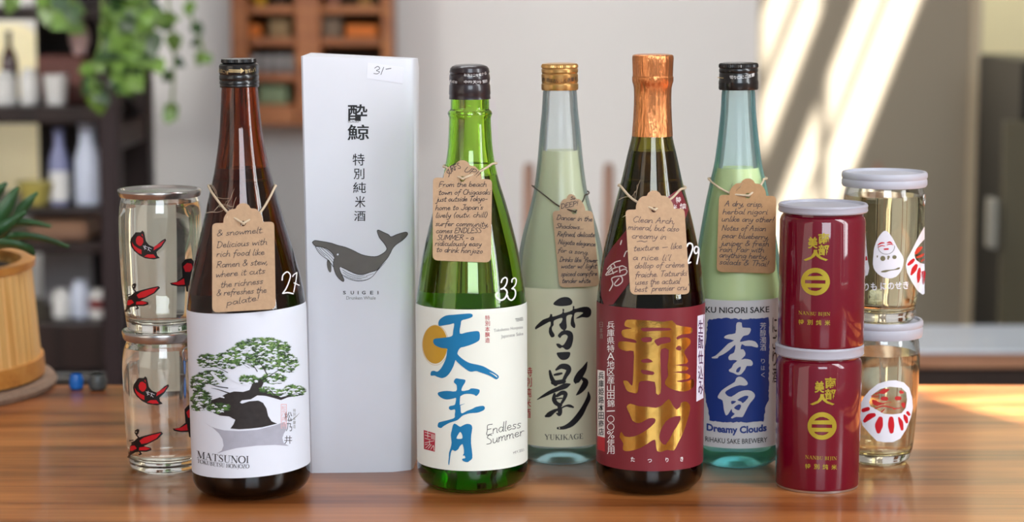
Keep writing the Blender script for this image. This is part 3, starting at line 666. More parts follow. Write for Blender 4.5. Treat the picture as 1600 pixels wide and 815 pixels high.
# ------------------------------------------------------------------ trailing plants
M_leaf = pm('pothos_leaf', (92, 122, 50), .4, var=.3, bscale=25); M_leafd = pm('pothos_leaf_dark', (40, 66, 30), .4, var=.3, bscale=25); M_vine = pm('vine_green', (104, 128, 56), .5, var=.1)
def heart_leaf(rng, base, d, size):
    """heart leaf with a folded midrib, pointing along d"""
    d = Vector(d).normalized(); s = d.cross(Vector((rng.uniform(-.4, .4), -1, rng.uniform(-.3, .6)))).normalized(); n = s.cross(d).normalized()
    out = [(0, 0), (.1, .28), (.3, .42), (.55, .38), (.8, .2), (1, 0)]
    V = [Vector(base) + d*(u*size) - n*(.10*size*u*u) for u, w in out]
    for sg in (1, -1): V += [Vector(base) + d*((u-.06)*size) + s*(sg*w*size) - n*(size*(.10*u*u + .12*w)) for u, w in out[1:-1]]
    Fc = []
    for k, o in ((0, 6), (1, 10)):
        seq = [0] + [o+i for i in range(4)] + [5]
        for i in range(5):
            f = (i, i+1, seq[i+1]) if i == 0 else ((i, i+1, seq[i]) if i == 4 else (i, i+1, seq[i+1], seq[i]))
            Fc.append(f if k else tuple(reversed(f)))
    return V, Fc
def trailing(label, loc, strands, seed):
    rng = random.Random(seed); t = empty('trailing_pothos', loc, label, 'plant', 'pothos trailing from above'); o = Vector(loc)
    gv, gl, gd = [], [], []
    for pts, size, n in strands:
        P = [Vector(p) - o for p in catmull([tuple(p) for p in pts], 6)]
        gv.append(tube(P, .0022, 6))
        for i in range(n):
            u = (i+rng.random())/n*(len(P)-1.01); k = int(u); p = P[k].lerp(P[k+1], u-k)
            d = Vector((rng.uniform(-1, 1), rng.uniform(-.9, .4), rng.uniform(-1.1, .25)))
            (gl if rng.random() < .6 else gd).append(heart_leaf(rng, p, d, size*rng.uniform(.75, 1.25)))
    V, Fc = cat_geo(gv); mesh_obj('vine', V, Fc, M_vine, t, smooth=True)
    A, B = cat_geo(gl), cat_geo(gd); V, Fc = cat_geo([A, B])
    mesh_obj('foliage', V, Fc, [M_leaf, M_leafd], t, [0]*len(A[1]) + [1]*len(B[1]), smooth=True)
    lathe_obj('pot', cup_rz(.05, .07, .11, .006), pm('terracotta', (150, 88, 60), .7, var=.08), t, 32)
yl = 2.98
tp = SH['T'] + FLOOR + .012
ptop = H + FLOOR
box_obj('shelf_board', (-hw+.01, -hd, H-.03), (hw, hd, H), M_dw, t, .003)
trailing('pothos trailing down the front of the dark shelf unit, fullest beside the wall', (at(200, 0, 3.2).x - .0, 3.2, ptop+.001),
  [([(at(200, 0, 3.2).x, 3.2, ptop+.1), at(205, -400, 3.03), at(208, -60, yl), at(200, 60, yl), at(205, 135, yl)], 0.034, 46),
   ([(at(200, 0, 3.2).x, 3.2, ptop+.1), at(225, -400, 3.03), at(228, -40, yl), at(232, 40, yl), at(240, 95, yl)], 0.031, 43),
   ([(at(200, 0, 3.2).x, 3.2, ptop+.1), at(185, -400, 3.03), at(190, -40, yl), at(182, 40, yl), at(180, 110, yl)], 0.031, 39),
   ([(at(200, 0, 3.2).x, 3.2, ptop+.1), at(150, -400, 3.03), at(160, 20, yl), at(146, 100, yl), at(150, 150, yl)], 0.031, 25),
   ([(at(200, 0, 3.2).x, 3.2, ptop+.1), at(262, -400, 3.1), at(262, -20, 3.1), at(272, 60, 3.1), at(268, 185, 3.1)], 0.027, 19),
   ([(at(200, 0, 3.2).x, 3.2, ptop+.1), at(292, -400, 3.2), at(295, -20, 3.2), at(312, 60, 3.2), at(320, 90, 3.2)], 0.024, 10)], 3)
trailing('pothos with short strands hanging above the white jars', (at(70, 0, 3.2).x, 3.2, ptop+.001),
  [([(at(70, 0, 3.2).x, 3.2, ptop+.1), at(70, -400, 3.03), at(75, -60, yl), at(72, 0, yl), at(80, 20, yl)], 0.029, 19),
   ([(at(70, 0, 3.2).x, 3.2, ptop+.1), at(110, -400, 3.03), at(112, -40, yl), at(108, 10, yl), at(104, 40, yl)], 0.027, 16),
   ([(at(70, 0, 3.2).x, 3.2, ptop+.1), at(20, -400, 3.03), at(25, -60, yl), at(22, -25, yl), at(20, -8, yl)], 0.027, 9)], 8)

# ------------------------------------------------------------------ planter on a round mat, left edge of the table
PL = Round(-166, 650, 224)
PL.set_profile([(.12, 0), (.12, .1)])
rzp = PL.rz([(600, 231), (585, 231), (583, 229), (500, 223), (428, 217), (424, 219), (408, 216)])
R0 = rzp[0][0]
mat_ = lathe_obj('round_mat', [(0, 0), (R0*1.075, 0), (R0*1.085, .004), (R0*1.06, .008), (0, .008)], pm('grey_tan_cork', (150, 124, 104), .8, bump=.3, bscale=200, var=.12), None, 96)
mat_.location = (PL.X, PL.Y, .0003); tag(mat_, 'round grey-tan mat under the bamboo planter', 'mat')
t = empty('bamboo_planter', (PL.X, PL.Y, .0085), 'pale bamboo slat planter with long green leaves at the left frame edge', 'planter')
M_bam = wood('bamboo', (220, 156, 80), (238, 182, 102), (246, 202, 130), .4, scale=(14, 14, 1.2), fine=(160, 160, 3)); M_bamd = wood('bamboo_band', (186, 116, 46), (214, 144, 66), (228, 164, 84), .4)
hz = rzp[-1][1] - .008
def slat(tt, r, z):
    k = (tt*72/(2*math.pi)) % 1; return r - (.0016 if (k < .09 or k > .91) else 0)
r1, r2 = rzp[3][0], rzp[4][0]
lathe_obj('pot_body', [(0, .001), (R0*.99, .001), (R0*.985, .01), (r1, hz*.5), (r2, hz*.97), (r2-.006, hz*.97), (R0*.9, .01), (0, .01)], M_bam, t, 576, slat)
lathe_obj('lower_band', [(R0*.98, .002), (R0*1.004, .002), (R0*1.006, .005), (R0*1.0, .017), (R0*.98, .017), (R0*.98, .002)], M_bamd, t, 96)
lathe_obj('rim', [(r2-.008, hz*.94), (r2+.003, hz*.94), (r2+.0035, hz), (r2-.008, hz), (r2-.008, hz*.94)], M_bamd, t, 96)
lathe_obj('soil', [(0, hz*.9), (r2-.01, hz*.9), (r2-.012, hz*.86), (0, hz*.86)], pm('potting_soil', (52, 38, 28), .95, bump=.5, bscale=120, var=.3), t, 48)
def strap(base, ctrl, tip, w):
    P = [Vector(p) for p in catmull([base, ctrl, tip], 10)]; V, Fc = [], []; n = len(P)
    for i, p in enumerate(P):
        u = i/(n-1); tg = (P[min(i+1, n-1)]-P[max(i-1, 0)]).normalized(); s = tg.cross(Vector((0, 0.3, 1))); s = s.normalized() if s.length > 1e-4 else Vector((1, 0, 0))
        nn = s.cross(tg).normalized(); ww = w*max(.02, math.sin(math.pi*min(1, .22+u*.78))**.8)
        V += [p - s*ww + nn*ww*.3, p - nn*.002, p + s*ww + nn*ww*.3, p + nn*.001]
    for i in range(n-1):
        for k in range(4): Fc.append((4*i+k, 4*i+(k+1) % 4, 4*i+4+(k+1) % 4, 4*i+4+k))
    return V, Fc
rng = random.Random(5); gl = []
o = Vector((PL.X, PL.Y, .0085))
def lf(px, py, Y, w, cpx, cpy):
    tip = Vector(at(px, py, Y)) - o; c = Vector(at(cpx, cpy, Y)) - o
    gl.append(strap((c.x*.25, c.y*.25, hz*.9), tuple(c), tuple(tip), w))
lf(108, 384, PL.Y-.05, .010, 20, 372); lf(58, 300, PL.Y+.02, .013, 5, 360); lf(28, 292, PL.Y-.03, .016, -10, 360); lf(80, 352, PL.Y+.05, .012, 10, 355)
lf(10, 285, PL.Y, .018, -40, 350); lf(55, 396, PL.Y-.09, .014, 0, 385); lf(-40, 270, PL.Y+.03, .018, -80, 340); lf(40, 330, PL.Y-.07, .015, -10, 372)
for k in range(9):
    a = rng.uniform(1.8, 4.6); gl.append(strap((.02*math.cos(a), .02*math.sin(a), hz*.9), (.07*math.cos(a), .07*math.sin(a), hz+.05), (.14*math.cos(a), .14*math.sin(a), hz+rng.uniform(.02, .1)), .014))
V, Fc = cat_geo(gl); mesh_obj('leaves', V, Fc, pm('planter_leaf', (48, 86, 48), .4, var=.3, bscale=30), t, smooth=True)

# small round things at the table's far edge
p = on_table(124, 604)
o = lathe_obj('small_pot', [(0, 0), (.0042, 0), (.0058, .002), (.006, .008), (.0046, .0125), (.0038, .0125), (.005, .008), (.004, .003), (0, .002)], pm('cobalt_glaze', (26, 104, 190), .25, var=.05), None, 32)
o.location = (p.x, p.y-.012, .0003); tag(o, 'small cobalt blue pot at the far edge of the table', 'pot')
p = on_table(158, 604)
o = lathe_obj('small_pot', [(0, 0), (.0055, 0), (.0074, .002), (.0078, .008), (.006, .0125), (.005, .0125), (.0065, .008), (.005, .003), (0, .002)], pm('smoke_glaze', (70, 74, 74), .25, var=.05), None, 32)
o.location = (p.x, p.y-.014, .0003); tag(o, 'small grey pot beside the cobalt pot at the table edge', 'pot')

# ------------------------------------------------------------------ materials of the goods
def glass(name, c, rough=0.0, ior=1.5):
    return pm(name, c, rough, 0, 1.0, ior)
G_brown = absorb(glass('amber_glass', (254, 252, 250)), (.75, .41, .04), 820); G_green = absorb(glass('green_glass', (252, 254, 250)), (.70, .918, .07), 450); G_dark = absorb(glass('dark_olive_glass', (252, 252, 250)), (.68, .65, .07), 700)
G_frostA = etched('frosted_pale_glass', (232, 244, 246), .1); G_frostB = etched('frosted_aqua_glass', (190, 238, 244), .1); absorb(G_frostA, (.2, .8, .88), 16); absorb(G_frostB, (.2, .9, .93), 36); G_clear = glass('clear_glass', (252, 254, 252))
L_sake = pm('clear_sake', (254, 253, 246), 0, 0, 1, 1.34); L_sakeb = pm('sake_in_amber', (196, 172, 132), 0, 0, 1, 1.34)
def cloudy(name, c, t):
    m = pm(name, c, .5, 0, t, 1.34); return m
L_yuki = frosted('pale_green_sake', (246, 242, 204), .14, .22, (254, 254, 222), .3); L_nig = frosted('cloudy_yellow_sake', (255, 250, 186), .2, .06, (252, 254, 208), .25)
P_white = pm('label_paper_cool_white', (224, 230, 242), .55, var=.01); P_warm = pm('label_paper_warm_white', (230, 234, 224), .55, var=.015, bscale=30)
P_yuki = pm('label_paper_translucent_beige', (212, 210, 180), .5, var=.06, bscale=14); P_grey = pm('label_paper_silver_grey', (206, 208, 208), .42, var=.02)
P_maroon = pm('label_maroon', (116, 34, 44), .42, var=.06, bscale=18); I_black = pm('ink_black', (16, 16, 20), .55); I_soft = pm('ink_charcoal', (44, 42, 46), .55)
I_grey = pm('ink_grey', (122, 122, 120), .6); I_whale = pm('ink_whale_grey', (104, 101, 96), .6, var=.12, bscale=60); I_blue = pm('ink_sky_blue', (0, 116, 168), .55, var=.05)
I_red = pm('ink_red', (178, 42, 52), .55); I_seal = pm('ink_seal_red', (176, 40, 58), .55); I_gold = pm('ink_sun_gold', (196, 150, 38), .5, var=.05)
I_pink = pm('ink_pink', (226, 172, 172), .6); I_navy = pm('ink_navy', (30, 58, 132), .5, var=.04); I_wht = pm('paint_white', (240, 240, 240), .5)
I_foil = pm('gold_foil', (198, 162, 84), .13, .97, bump=.12, bscale=90, var=.15); I_can = pm('can_gold_print', (178, 160, 52), .38, .5)
I_leaf = [pm('ink_pine_%s' % n, c, .6) for n, c in (('a', (70, 106, 54)), ('b', (102, 140, 74)), ('c', (42, 62, 40)), ('d', (142, 172, 106)))]; I_trunk = pm('ink_trunk', (42, 38, 38), .6, var=.25, bscale=300)
I_pot = pm('ink_pot_grey', (170, 172, 186), .6, var=.05, bscale=200); I_pen = pm('pen_ink', (38, 28, 38), .5); I_penb = pm('pen_ink_brown', (74, 52, 56), .5); I_cred = pm('jar_paint_red', (198, 22, 36), .4)
K_black = pm('cap_black', (20, 19, 20), .28, 0, coat=.4); K_plum = pm('cap_plum_black', (38, 28, 32), .32, coat=.3); K_gold = pm('cap_gold', (206, 160, 98), .3, .85)
K_foil = pm('copper_foil', (224, 146, 92), .24, .95, bump=.55, bscale=420, stretch=(1, 1, .14)); M_kraft = pm('kraft_card', (186, 154, 122), .8, bump=.12, bscale=300, var=.06)
M_twine = pm('twine', (206, 186, 158), .85, bump=.4, bscale=500); M_twd = pm('twine_dark', (74, 62, 54), .85, bump=.4, bscale=500)

def arc_heel(rb, hr, n=6): return [(rb - hr + hr*math.sin(a), hr - hr*math.cos(a)) for a in [math.pi/2*i/n for i in range(n+1)]]
def dense(pts, step=.003):
    """pts (r,z) rising -> smooth dense (r,z)"""
    z = [p[1] for p in pts]; r = [p[0] for p in pts]
    q = np.unique(np.concatenate([np.linspace(z[0], z[-1], max(8, int((z[-1]-z[0])/step))), z])); return list(zip(mono(z, r, q), q))
def vessel(rd, outline, heel, wall, glass_m, base=.006, level=None, liquid=None, parent=None, n=128, punt=.003, step=.003):
    """hollow glass vessel and the liquid in it, outline (y, half width) from top to bottom"""
    mx = max(p[1] for p in outline); up = rd.rz(outline); rc = rd.r(mx, 600) if rd.z0 < .02 and mx > 65.5 else 0
    up = [((rc if (rc and o_[1] >= mx - .8) else p[0]), p[1]) for p, o_ in zip(up, outline)][::-1]   # the body is a true cylinder
    rb = up[0][0]; h = arc_heel(rb, heel)
    up = [p for p in up if p[1] > heel*1.3]; body = dense([(rb, heel)] + up, step); outer = h + body[1:]
    rd.set_profile(outer)
    zt = outer[-1][1]; zi = np.array([p[1] for p in outer]); ri = np.array([p[0] for p in outer])
    inner = [(r - wall, z) for r, z in outer if z > base + heel*.8]
    bi = [(inner[0][0]*s, base + (inner[0][1]-base)*(1-math.sqrt(max(0, 1-s*s)))) for s in (.5, .8, .93, .985)]
    inn_up = [(0, base)] + bi + inner
    lathe_obj('glass_body', [(0, punt), (outer[0][0]*.55, punt*.8), (outer[0][0]*.9, 0)] + outer + inn_up[::-1], glass_m, parent, n, flat=60)
    if liquid:
        zl = rd.z(level); q = [(r + .00015, z - (.00015 if z < base + .002 else 0)) for r, z in inn_up if z < zl]; q[0] = (0, q[0][1])
        q += [(float(np.interp(zl, zi, ri)) - wall + .00015, zl)]
        lathe_obj('sake', q + [(0, zl)], liquid, parent, n, flat=60)
    return outer
def cap_obj(rd, pts, mat, parent, name='cap', knurl=None, n=160, fr=None):
    rz = rd.rz(pts)[::-1]; zb = rz[0][1]; top = rz[-1]
    L = [(0, zb)] + rz + [(top[0]*.8, top[1]+.0004), (0, top[1]+.0006)]
    if knurl:
        z0, z1 = rd.z(knurl[1]), rd.z(knurl[0]); fr = lambda t, r, z: r*(1 + (.012*math.cos(t*60) if z0 <= z <= z1 and r > top[0]*.9 else 0))
    o = lathe_obj(name, L, mat, parent, 240 if knurl else n, fr, flat=28)
    cap = sorted([(z, r) for r, z in rz]); a, b = rd.prof; k = a < cap[0][0]
    rd.prof = (np.concatenate([a[k], [q[0] for q in cap]]), np.concatenate([b[k], [q[1] for q in cap]]))
    return o
def sheet(ink, rd, r, ztop, zbot, d0, d1, mat, off=.00012, k=0.0, n=120, kb=None, m=40):
    """paper wrapped round a cylinder, angles in degrees from the front (positive to the right)"""
    V, Fc = [], []; kb = k if kb is None else kb
    for i in range(n+1):
        d = math.radians(d0 + (d1-d0)*i/n); x, y = math.sin(d), -math.cos(d)
        for j in range(m+1):
            z = (zbot + kb*x)*(1-j/m) + (ztop + k*x)*j/m; rr = float(np.interp(z, *rd.prof)) + off; V.append((rr*x, rr*y, z))
    for i in range(n):
        for j in range(m): a = i*(m+1)+j; Fc.append((a, a+m+1, a+m+2, a+1))
    ink.raw(V, Fc, mat)
def added_back_label(rd, yt, yb, mat, d0, d1, parent):  # unseen sheet added to block light through the back of the bottle
    S = Ink(rd); sheet(S, rd, 0, zf(rd, at_x(rd), yt), zf(rd, at_x(rd), yb), d0, d1, mat); S.obj('added_back_label', parent)
def at_x(rd): return 800 + FPX*rd.X/(rd.Y*CP + EYE*SP)
def zf(rd, px, py): return float(rd.hit([(px, py)])[0][2])
def rfront(rd, py, px=None): p = rd.hit([(px if px else 800, py)])[0]; return math.hypot(p[0], p[1])
def ang(rd, px, py): p = rd.hit([(px, py)])[0]; return math.degrees(math.atan2(p[0], -p[1]))

def hang_tag(rd, tl, tr, bl, br, hole, lines, left, right, label, pen=I_pen, size=11, card=M_kraft, twine=M_twine, wt=.0008, extra=None, turn=.5, fuzz=0, penw=.95):
    """kraft gift tag with a scalloped head leaning on a bottle, tied with twine"""
    M3 = np.array(rd.M); W = lambda p: M3[:3, :3] @ np.asarray(p) + M3[:3, 3]
    bc = ((bl[0]+br[0])/2, (bl[1]+br[1])/2)
    ph, pb = W(rd.hit([hole], .001)[0]), W(rd.hit([bc], .001)[0])
    th = math.atan2(pb[0]-rd.X, -(pb[1]-rd.Y))*turn
    tan = np.array([math.cos(th), math.sin(th), 0]); dn = pb - ph
    nn = np.cross(dn, tan); nn /= np.linalg.norm(nn); nn = nn if nn[1] < 0 else -nn
    pl = Flat(ph, nn); tl, tr, bl, br = map(np.array, (tl, tr, bl, br)); tl, tr, bl, br = [a.astype(float) for a in (tl, tr, bl, br)]
    grid = [tuple(tl + (tr-tl)*u + (bl-tl)*v + (br-bl-tr+tl)*u*v) for u in np.linspace(0, 1, 7) for v in np.linspace(-.2, 1, 12)]
    Mi = rd.Mi
    for _ in range(5):
        P = pl.hit(grid); Q = P @ Mi[:3, :3].T + Mi[:3, 3]
        de = np.interp(Q[:, 2], rd.prof[0], rd.prof[1]) + .0013 - np.hypot(Q[:, 0], Q[:, 1]); m = de.max()
        if m < 1e-5: break
        pl.p = pl.p + nn*m*1.02
    hw = (tr-tl)/2; ct = (tl+tr)/2; dv = ((bl-tl)+(br-tr))/2
    head = [(-.64, -.0), (-.62, -.055), (-.52, -.115), (-.40, -.15), (-.25, -.158), (-.2, -.187), (-.1, -.212)]
    head = head + [(0, -.218)] + [(-u, v) for u, v in head[::-1]]
    out = [tuple(ct + hw*u + dv*v) for u, v in catmull(head, 4)]
    def corner(c, a, b, r=9):
        c, a, b = np.array(c), np.array(a), np.array(b); p = c + (a-c)/np.linalg.norm(a-c)*r; q = c + (b-c)/np.linalg.norm(b-c)*r
        return [tuple((1-t)**2*p + 2*t*(1-t)*c + t*t*q) for t in (0, .25, .5, .75, 1)]
    o_ = out + corner(tr, out[-1], br, 7) + corner(br, tr, bl) + corner(bl, br, tl) + corner(tl, bl, out[0], 7)
    hl = [(hole[0]+4.2*math.cos(a), hole[1]+4.2*math.sin(a)) for a in [2*math.pi*k/16 for k in range(16)]]
    org = pl.hit([hole])[0]; R = lambda P: np.asarray(P) - org
    class Loc:
        def hit(s, P, off=0): return R(pl.hit(P, off))
    ink = Ink(Loc(), None); ink.poly([o_, hl], card, 0.0)
    V, Fc = fill([o_, hl]); nb = len(V); back = R(pl.hit(V, -.0005)); fr = R(pl.hit(V, 0)); S = []
    F2 = [tuple(f) for f in Fc]; k0 = 0
    for l in (o_, hl):
        for i in range(len(l)): a, b = k0+i, k0+(i+1) % len(l); S.append((a, b, b+nb, a+nb))
        k0 += len(l)
    ink.raw(list(fr)+list(back), [tuple(i+nb for i in f) for f in F2] + S, card)
    for ln in lines:
        ink.script(ln[0], pen, ln[1], ln[2], ln[3] if len(ln) > 3 else size, penw, mid=ln[4] if len(ln) > 4 else None, off=.00012)
    if extra: extra(ink)
    t = empty('hang_tag', tuple(org), label, 'tag')
    ink.obj('card', t)
    # twine: round the back of the neck, down both sides into the hole
    Lp = [W(p) for p in rd.hit(left, .0011)]; Rp = [W(p) for p in rd.hit(right, .0011)]
    hp = pl.hit([hole])[0]
    def lift(ps):
        o = []
        for p in ps:
            d = (p - pl.p) @ nn
            px_in = True
            o.append(p)
        return o
    a0, a1 = rd.hit([left[0]], .0011)[0], rd.hit([right[-1]], .0011)[0]
    tA, tB = math.atan2(a1[1], a1[0]), math.atan2(a0[1], a0[0])
    if tB < 0: tB += 2*math.pi
    if tB < tA: tB += 2*math.pi
    bk = []
    for i in range(1, 14):
        u = i/14; an = tA + (tB-tA)*u; z = a1[2] + (a0[2]-a1[2])*u; r = float(np.interp(z, *rd.prof)) + .0011; bk.append(W((r*math.cos(an), r*math.sin(an), z)))
    front = list(Lp) + [hp + nn*.0012] ; fr2 = [hp + nn*.0012 + np.array([.0006, 0, .0002])] + list(Rp)
    pin = hp - nn*.0009
    pts = catmull([tuple(p) for p in [pin] + fr2 + bk + front + [pin]], 5)
    V, Fc = tube([Vector(p) - Vector(org) for p in pts], wt, 7)
    rng = random.Random(len(label)); gs = [(V, Fc)]
    for i in range(fuzz):
        b = Vector(Lp[len(Lp)//2]).lerp(Vector(hp + nn*.001), rng.uniform(-.1, .6)) - Vector(org); q = [b]
        d = Vector((rng.uniform(-1, 1), -.6, rng.uniform(-1, 1))).normalized()*.004
        for s in range(5): d = (d + Vector((rng.uniform(-1, 1), rng.uniform(-.5, .3), rng.uniform(-1, 1)))*.003); q.append(q[-1] + d*.33)
        gs.append(tube(catmull([tuple(p) for p in q], 4), .00012, 4))
    V, Fc = cat_geo(gs); mesh_obj('twine', V, Fc, twine, t, smooth=True)
    return t

# ------------------------------------------------------------------ amber bottle with the bonsai label
B = Round(394, 778, 54, tilt=-.0155)
t = empty('sake_bottle', (B.X, B.Y, .0009), 'tall amber glass bottle with a bonsai tree label and black cap', 'bottle', rot=(0, B.tilt, 0))
vessel(B, [(136, 28), (150, 29), (200, 32.5), (260, 41.5), (300, 51), (340, 61), (400, 77), (440, 86.5), (470, 91.5), (485, 92.5), (600, 92.5), (730, 92.5), (752, 92)], .011, .003, G_brown, .014, 264, L_sakeb, t)
C = Ink(B, (3, 6)); rb = B.r(92.5, 600)
k = B.r(3, 600)
sheet(C, B, rb, zf(B, 386, 491), zf(B, 392, 748), -118, 118, P_white, k=B.r(3.2, 490), kb=B.r(3.5, 740))
z = Z(290, 480, 5); y = Z(290, 600, 5)
C.poly(y([(140,303),(190,338),(240,356),(300,370),(420,376),(560,366),(700,330),(770,305),(790,330),(788,362),(768,395),(756,430),(766,468),(808,492),(700,484),(560,489),(400,508),(300,533),(243,552),(282,528),(297,490),(290,440),(262,395),(215,352)]), I_pot)
C.poly(y([(350,356),(375,322),(388,288),(340,262),(270,255),(220,235),(190,190),(200,135),(260,115),(320,84),(380,66),(450,70),(500,55),(520,10),(548,-28),(600,-45),(612,-5),(592,40),(590,58),(650,72),(710,95),(745,112),(800,98),(880,88),(925,92),(870,102),(800,112),(745,134),(690,118),(620,100),(560,98),(510,128),(440,136),(425,152),(440,162),(500,143),(570,138),(605,155),(632,200),(645,258),(672,300),(716,318),(600,346),(500,357),(420,362)]), I_trunk, .00014)
rng = random.Random(11)
clumps = [(600,330,215,78,190),(430,380,110,60,60),(170,432,72,52,46),(330,430,130,64,90),(790,450,86,72,70),(640,450,150,50,60),(205,560,115,56,80),(95,610,52,62,44),(120,730,75,70,64),(490,580,78,34,34),(690,570,95,40,50),(850,665,86,42,56),(640,660,60,24,18),(255,800,85,38,34),(100,790,52,30,20),(720,680,50,24,16)]
for cx, cy, rx_, ry_, n_ in clumps:
    for i in range(int(n_*2.6)):
        a = rng.uniform(0, 2*math.pi); q = math.sqrt(rng.random()); x0, y0 = cx + rx_*q*math.cos(a), cy + ry_*q*math.sin(a)
        m = I_leaf[rng.choice((0, 0, 1, 1, 2, 2, 3) if y0 < cy + ry_*.3 else (0, 2, 2, 1))] if cx > 260 else I_leaf[rng.choice((0, 2, 2, 1))]
        V, Fc = [], []; L0 = rng.uniform(16, 28)
        for j in range(8):
            an = -math.pi/2 + rng.uniform(-1.5, 1.5); p = z([(x0, y0), (x0 + L0*math.cos(an), y0 + L0*.75*math.sin(an))]); ox = .62*math.sin(an); oy = -.62*math.cos(an); o = len(V)
            V += [(p[0][0]-ox, p[0][1]-oy), (p[0][0]+ox, p[0][1]+oy), p[1]]; Fc.append((o, o+1, o+2))
        C.add(V, Fc, m, .00018 + rng.random()*.00004, cut=False)
    for i in range(max(4, n_//4)):   # snow lying on the needles
        a = rng.uniform(0, 2*math.pi); q = math.sqrt(rng.random()); x0, y0 = cx + rx_*q*math.cos(a)*.9, cy + ry_*q*math.sin(a)*.9; s = rng.uniform(8, 20)
        C.stroke(z([(x0-s, y0+3, 5), (x0, y0-3, 11), (x0+s, y0+2, 5)]), P_white, .00026, k=3)
for x0, y0, x1, y1, w_ in ((200,520,310,640,26),(330,540,420,600,40),(210,690,300,715,22),(440,470,520,480,22),(570,480,600,470,22),(450,610,500,612,22),(90,490,240,500,14),(660,600,790,598,12),(240,650,400,640,9),(300,690,230,690,14)):
    C.stroke(z([(x0, y0, w_*.5), ((x0+x1)/2, (y0+y1)/2-5, w_), (x1, y1, w_*.4)]), P_white, .00027)
for pts in ([(640,540,8),(600,470,7),(560,430,3)],[(560,510,7),(530,470,5),(470,450,2)],[(330,640,9),(240,625,6),(150,590,3)],[(340,680,9),(250,650,5),(200,640,2)],[(600,580,9),(680,530,6),(760,480,3)],[(700,700,8),(640,640,4),(600,630,2)],[(760,715,7),(830,690,5),(900,680,2)],[(540,480,3),(500,440,2)],[(520,480,3),(475,450,2)],[(500,485,3),(450,455,2)],[(330,520,5),(250,480,4),(150,460,2)],[(200,760,8),(140,790,5),(80,810,3)]):
    C.stroke(z(pts), I_trunk, .00028)
C.script('MATSUNOI', I_soft, y([(88,584)])[0], y([(498,626)])[0], 11.2, font=SERIF, slant=0, mid=y([(290,619)])[0])
C.script('TOKUBETSU HONJOZO', I_soft, y([(90,622)])[0], y([(498,666)])[0], 6.2, font=SERIF, slant=0, mid=y([(290,658)])[0])
for ch, b in zip('松乃井', [(772,225,832,300),(785,315,832,378),(772,412,832,475)]):
    p = y([b[:2], b[2:]]); C.glyph(ch, I_soft, p[0][0], p[0][1], p[1][0], p[1][1])
C.stroke(y([(800,308,3),(850,275,5),(888,236,2)]), I_grey)
p = y([(840,200),(860,355)]); C.column('特別本醸造', I_grey, p[0][0], p[0][1], p[1][0], p[1][1])
p = y([(745,165),(790,355)]); C.poly([[p[0],(p[1][0],p[0][1]),p[1],(p[0][0],p[1][1])], [(p[0][0]+.8,p[0][1]+.8),(p[0][0]+.8,p[1][1]-.8),(p[1][0]-.8,p[1][1]-.8),(p[1][0]-.8,p[0][1]+.8)]], I_pink)
p = y([(752,175),(783,345)]); C.column('松乃井酒', I_pink, p[0][0], p[0][1], p[1][0], p[1][1])
C.obj('label', t)
added_back_label(B, 491, 748, P_white, 124, 236, t)
C = Ink(B, (3, 3)); q = Z(408, 410, 10.19)
C.stroke(q([(335,300),(350,220),(415,170),(465,220),(450,310),(400,430),(345,512)]), I_wht, .0002, w=1.9); C.stroke(q([(345,512),(425,500),(510,517)]), I_wht, .0002, w=2.1)
C.stroke(q([(503,243),(520,215),(570,180)]), I_wht, .0002, w=1.7); C.stroke(q([(570,180),(556,300),(520,490)]), I_wht, .0002, w=1.7); C.stroke(q([(525,345),(605,382)]), I_wht, .0002, w=1.7)
tag(C.obj('price_mark', t), 'hand-painted white 27')
cap_obj(B, [(94,27),(99,27.3),(100.5,25.5),(102,29.5),(104,31),(116,31),(118,30),(120,31),(125,31),(127,30),(129,31),(132,31),(133,30),(136,30.8),(138,30)], K_black, t, knurl=(93, 99.2))
C = Ink(B, (3, 3)); I_cg = pm('cap_print_gold', (214, 190, 140), .35, .4)
C.stroke([(358,111.5),(378,111.8)], I_cg, w=1.4); C.stroke([(358,114.2),(378,114.6)], I_cg, w=1.4); C.poly([(376,108.5),(382,112.6),(376,117)], I_cg)
C.text('お酒は二十歳', I_cg, (340.5,115), (356,118.5), 6); C.text('開けましょう', I_cg, (384,117), (400,113.5), 6)
C.obj('cap_print', t)
hang_tag(B, (331.5,348.5), (428.5,346), (331.5,488), (431,482.5), (380,349), [(l, *Z(325,315,4.655)([a, b])) for l, a, b in (
  ('& snowmelt.', (62,250), (405,225)), ('Delicious with', (62,335), (430,310)), ('rich food like', (60,400), (410,385)), ('Ramen & stew,', (60,480), (435,455)), ('where it cuts', (55,550), (415,520)),
  ('the richness', (90,625), (400,595)), ('& refreshes the', (60,685), (425,660)), ('palate!', (135,755), (375,715)))], [(326,291),(337,309),(358,334)], [(405,333),(420,311),(429.5,292)],
  'kraft tag tied to the amber bottle, handwriting about rich food like ramen and stew', fuzz=14, size=9.5)

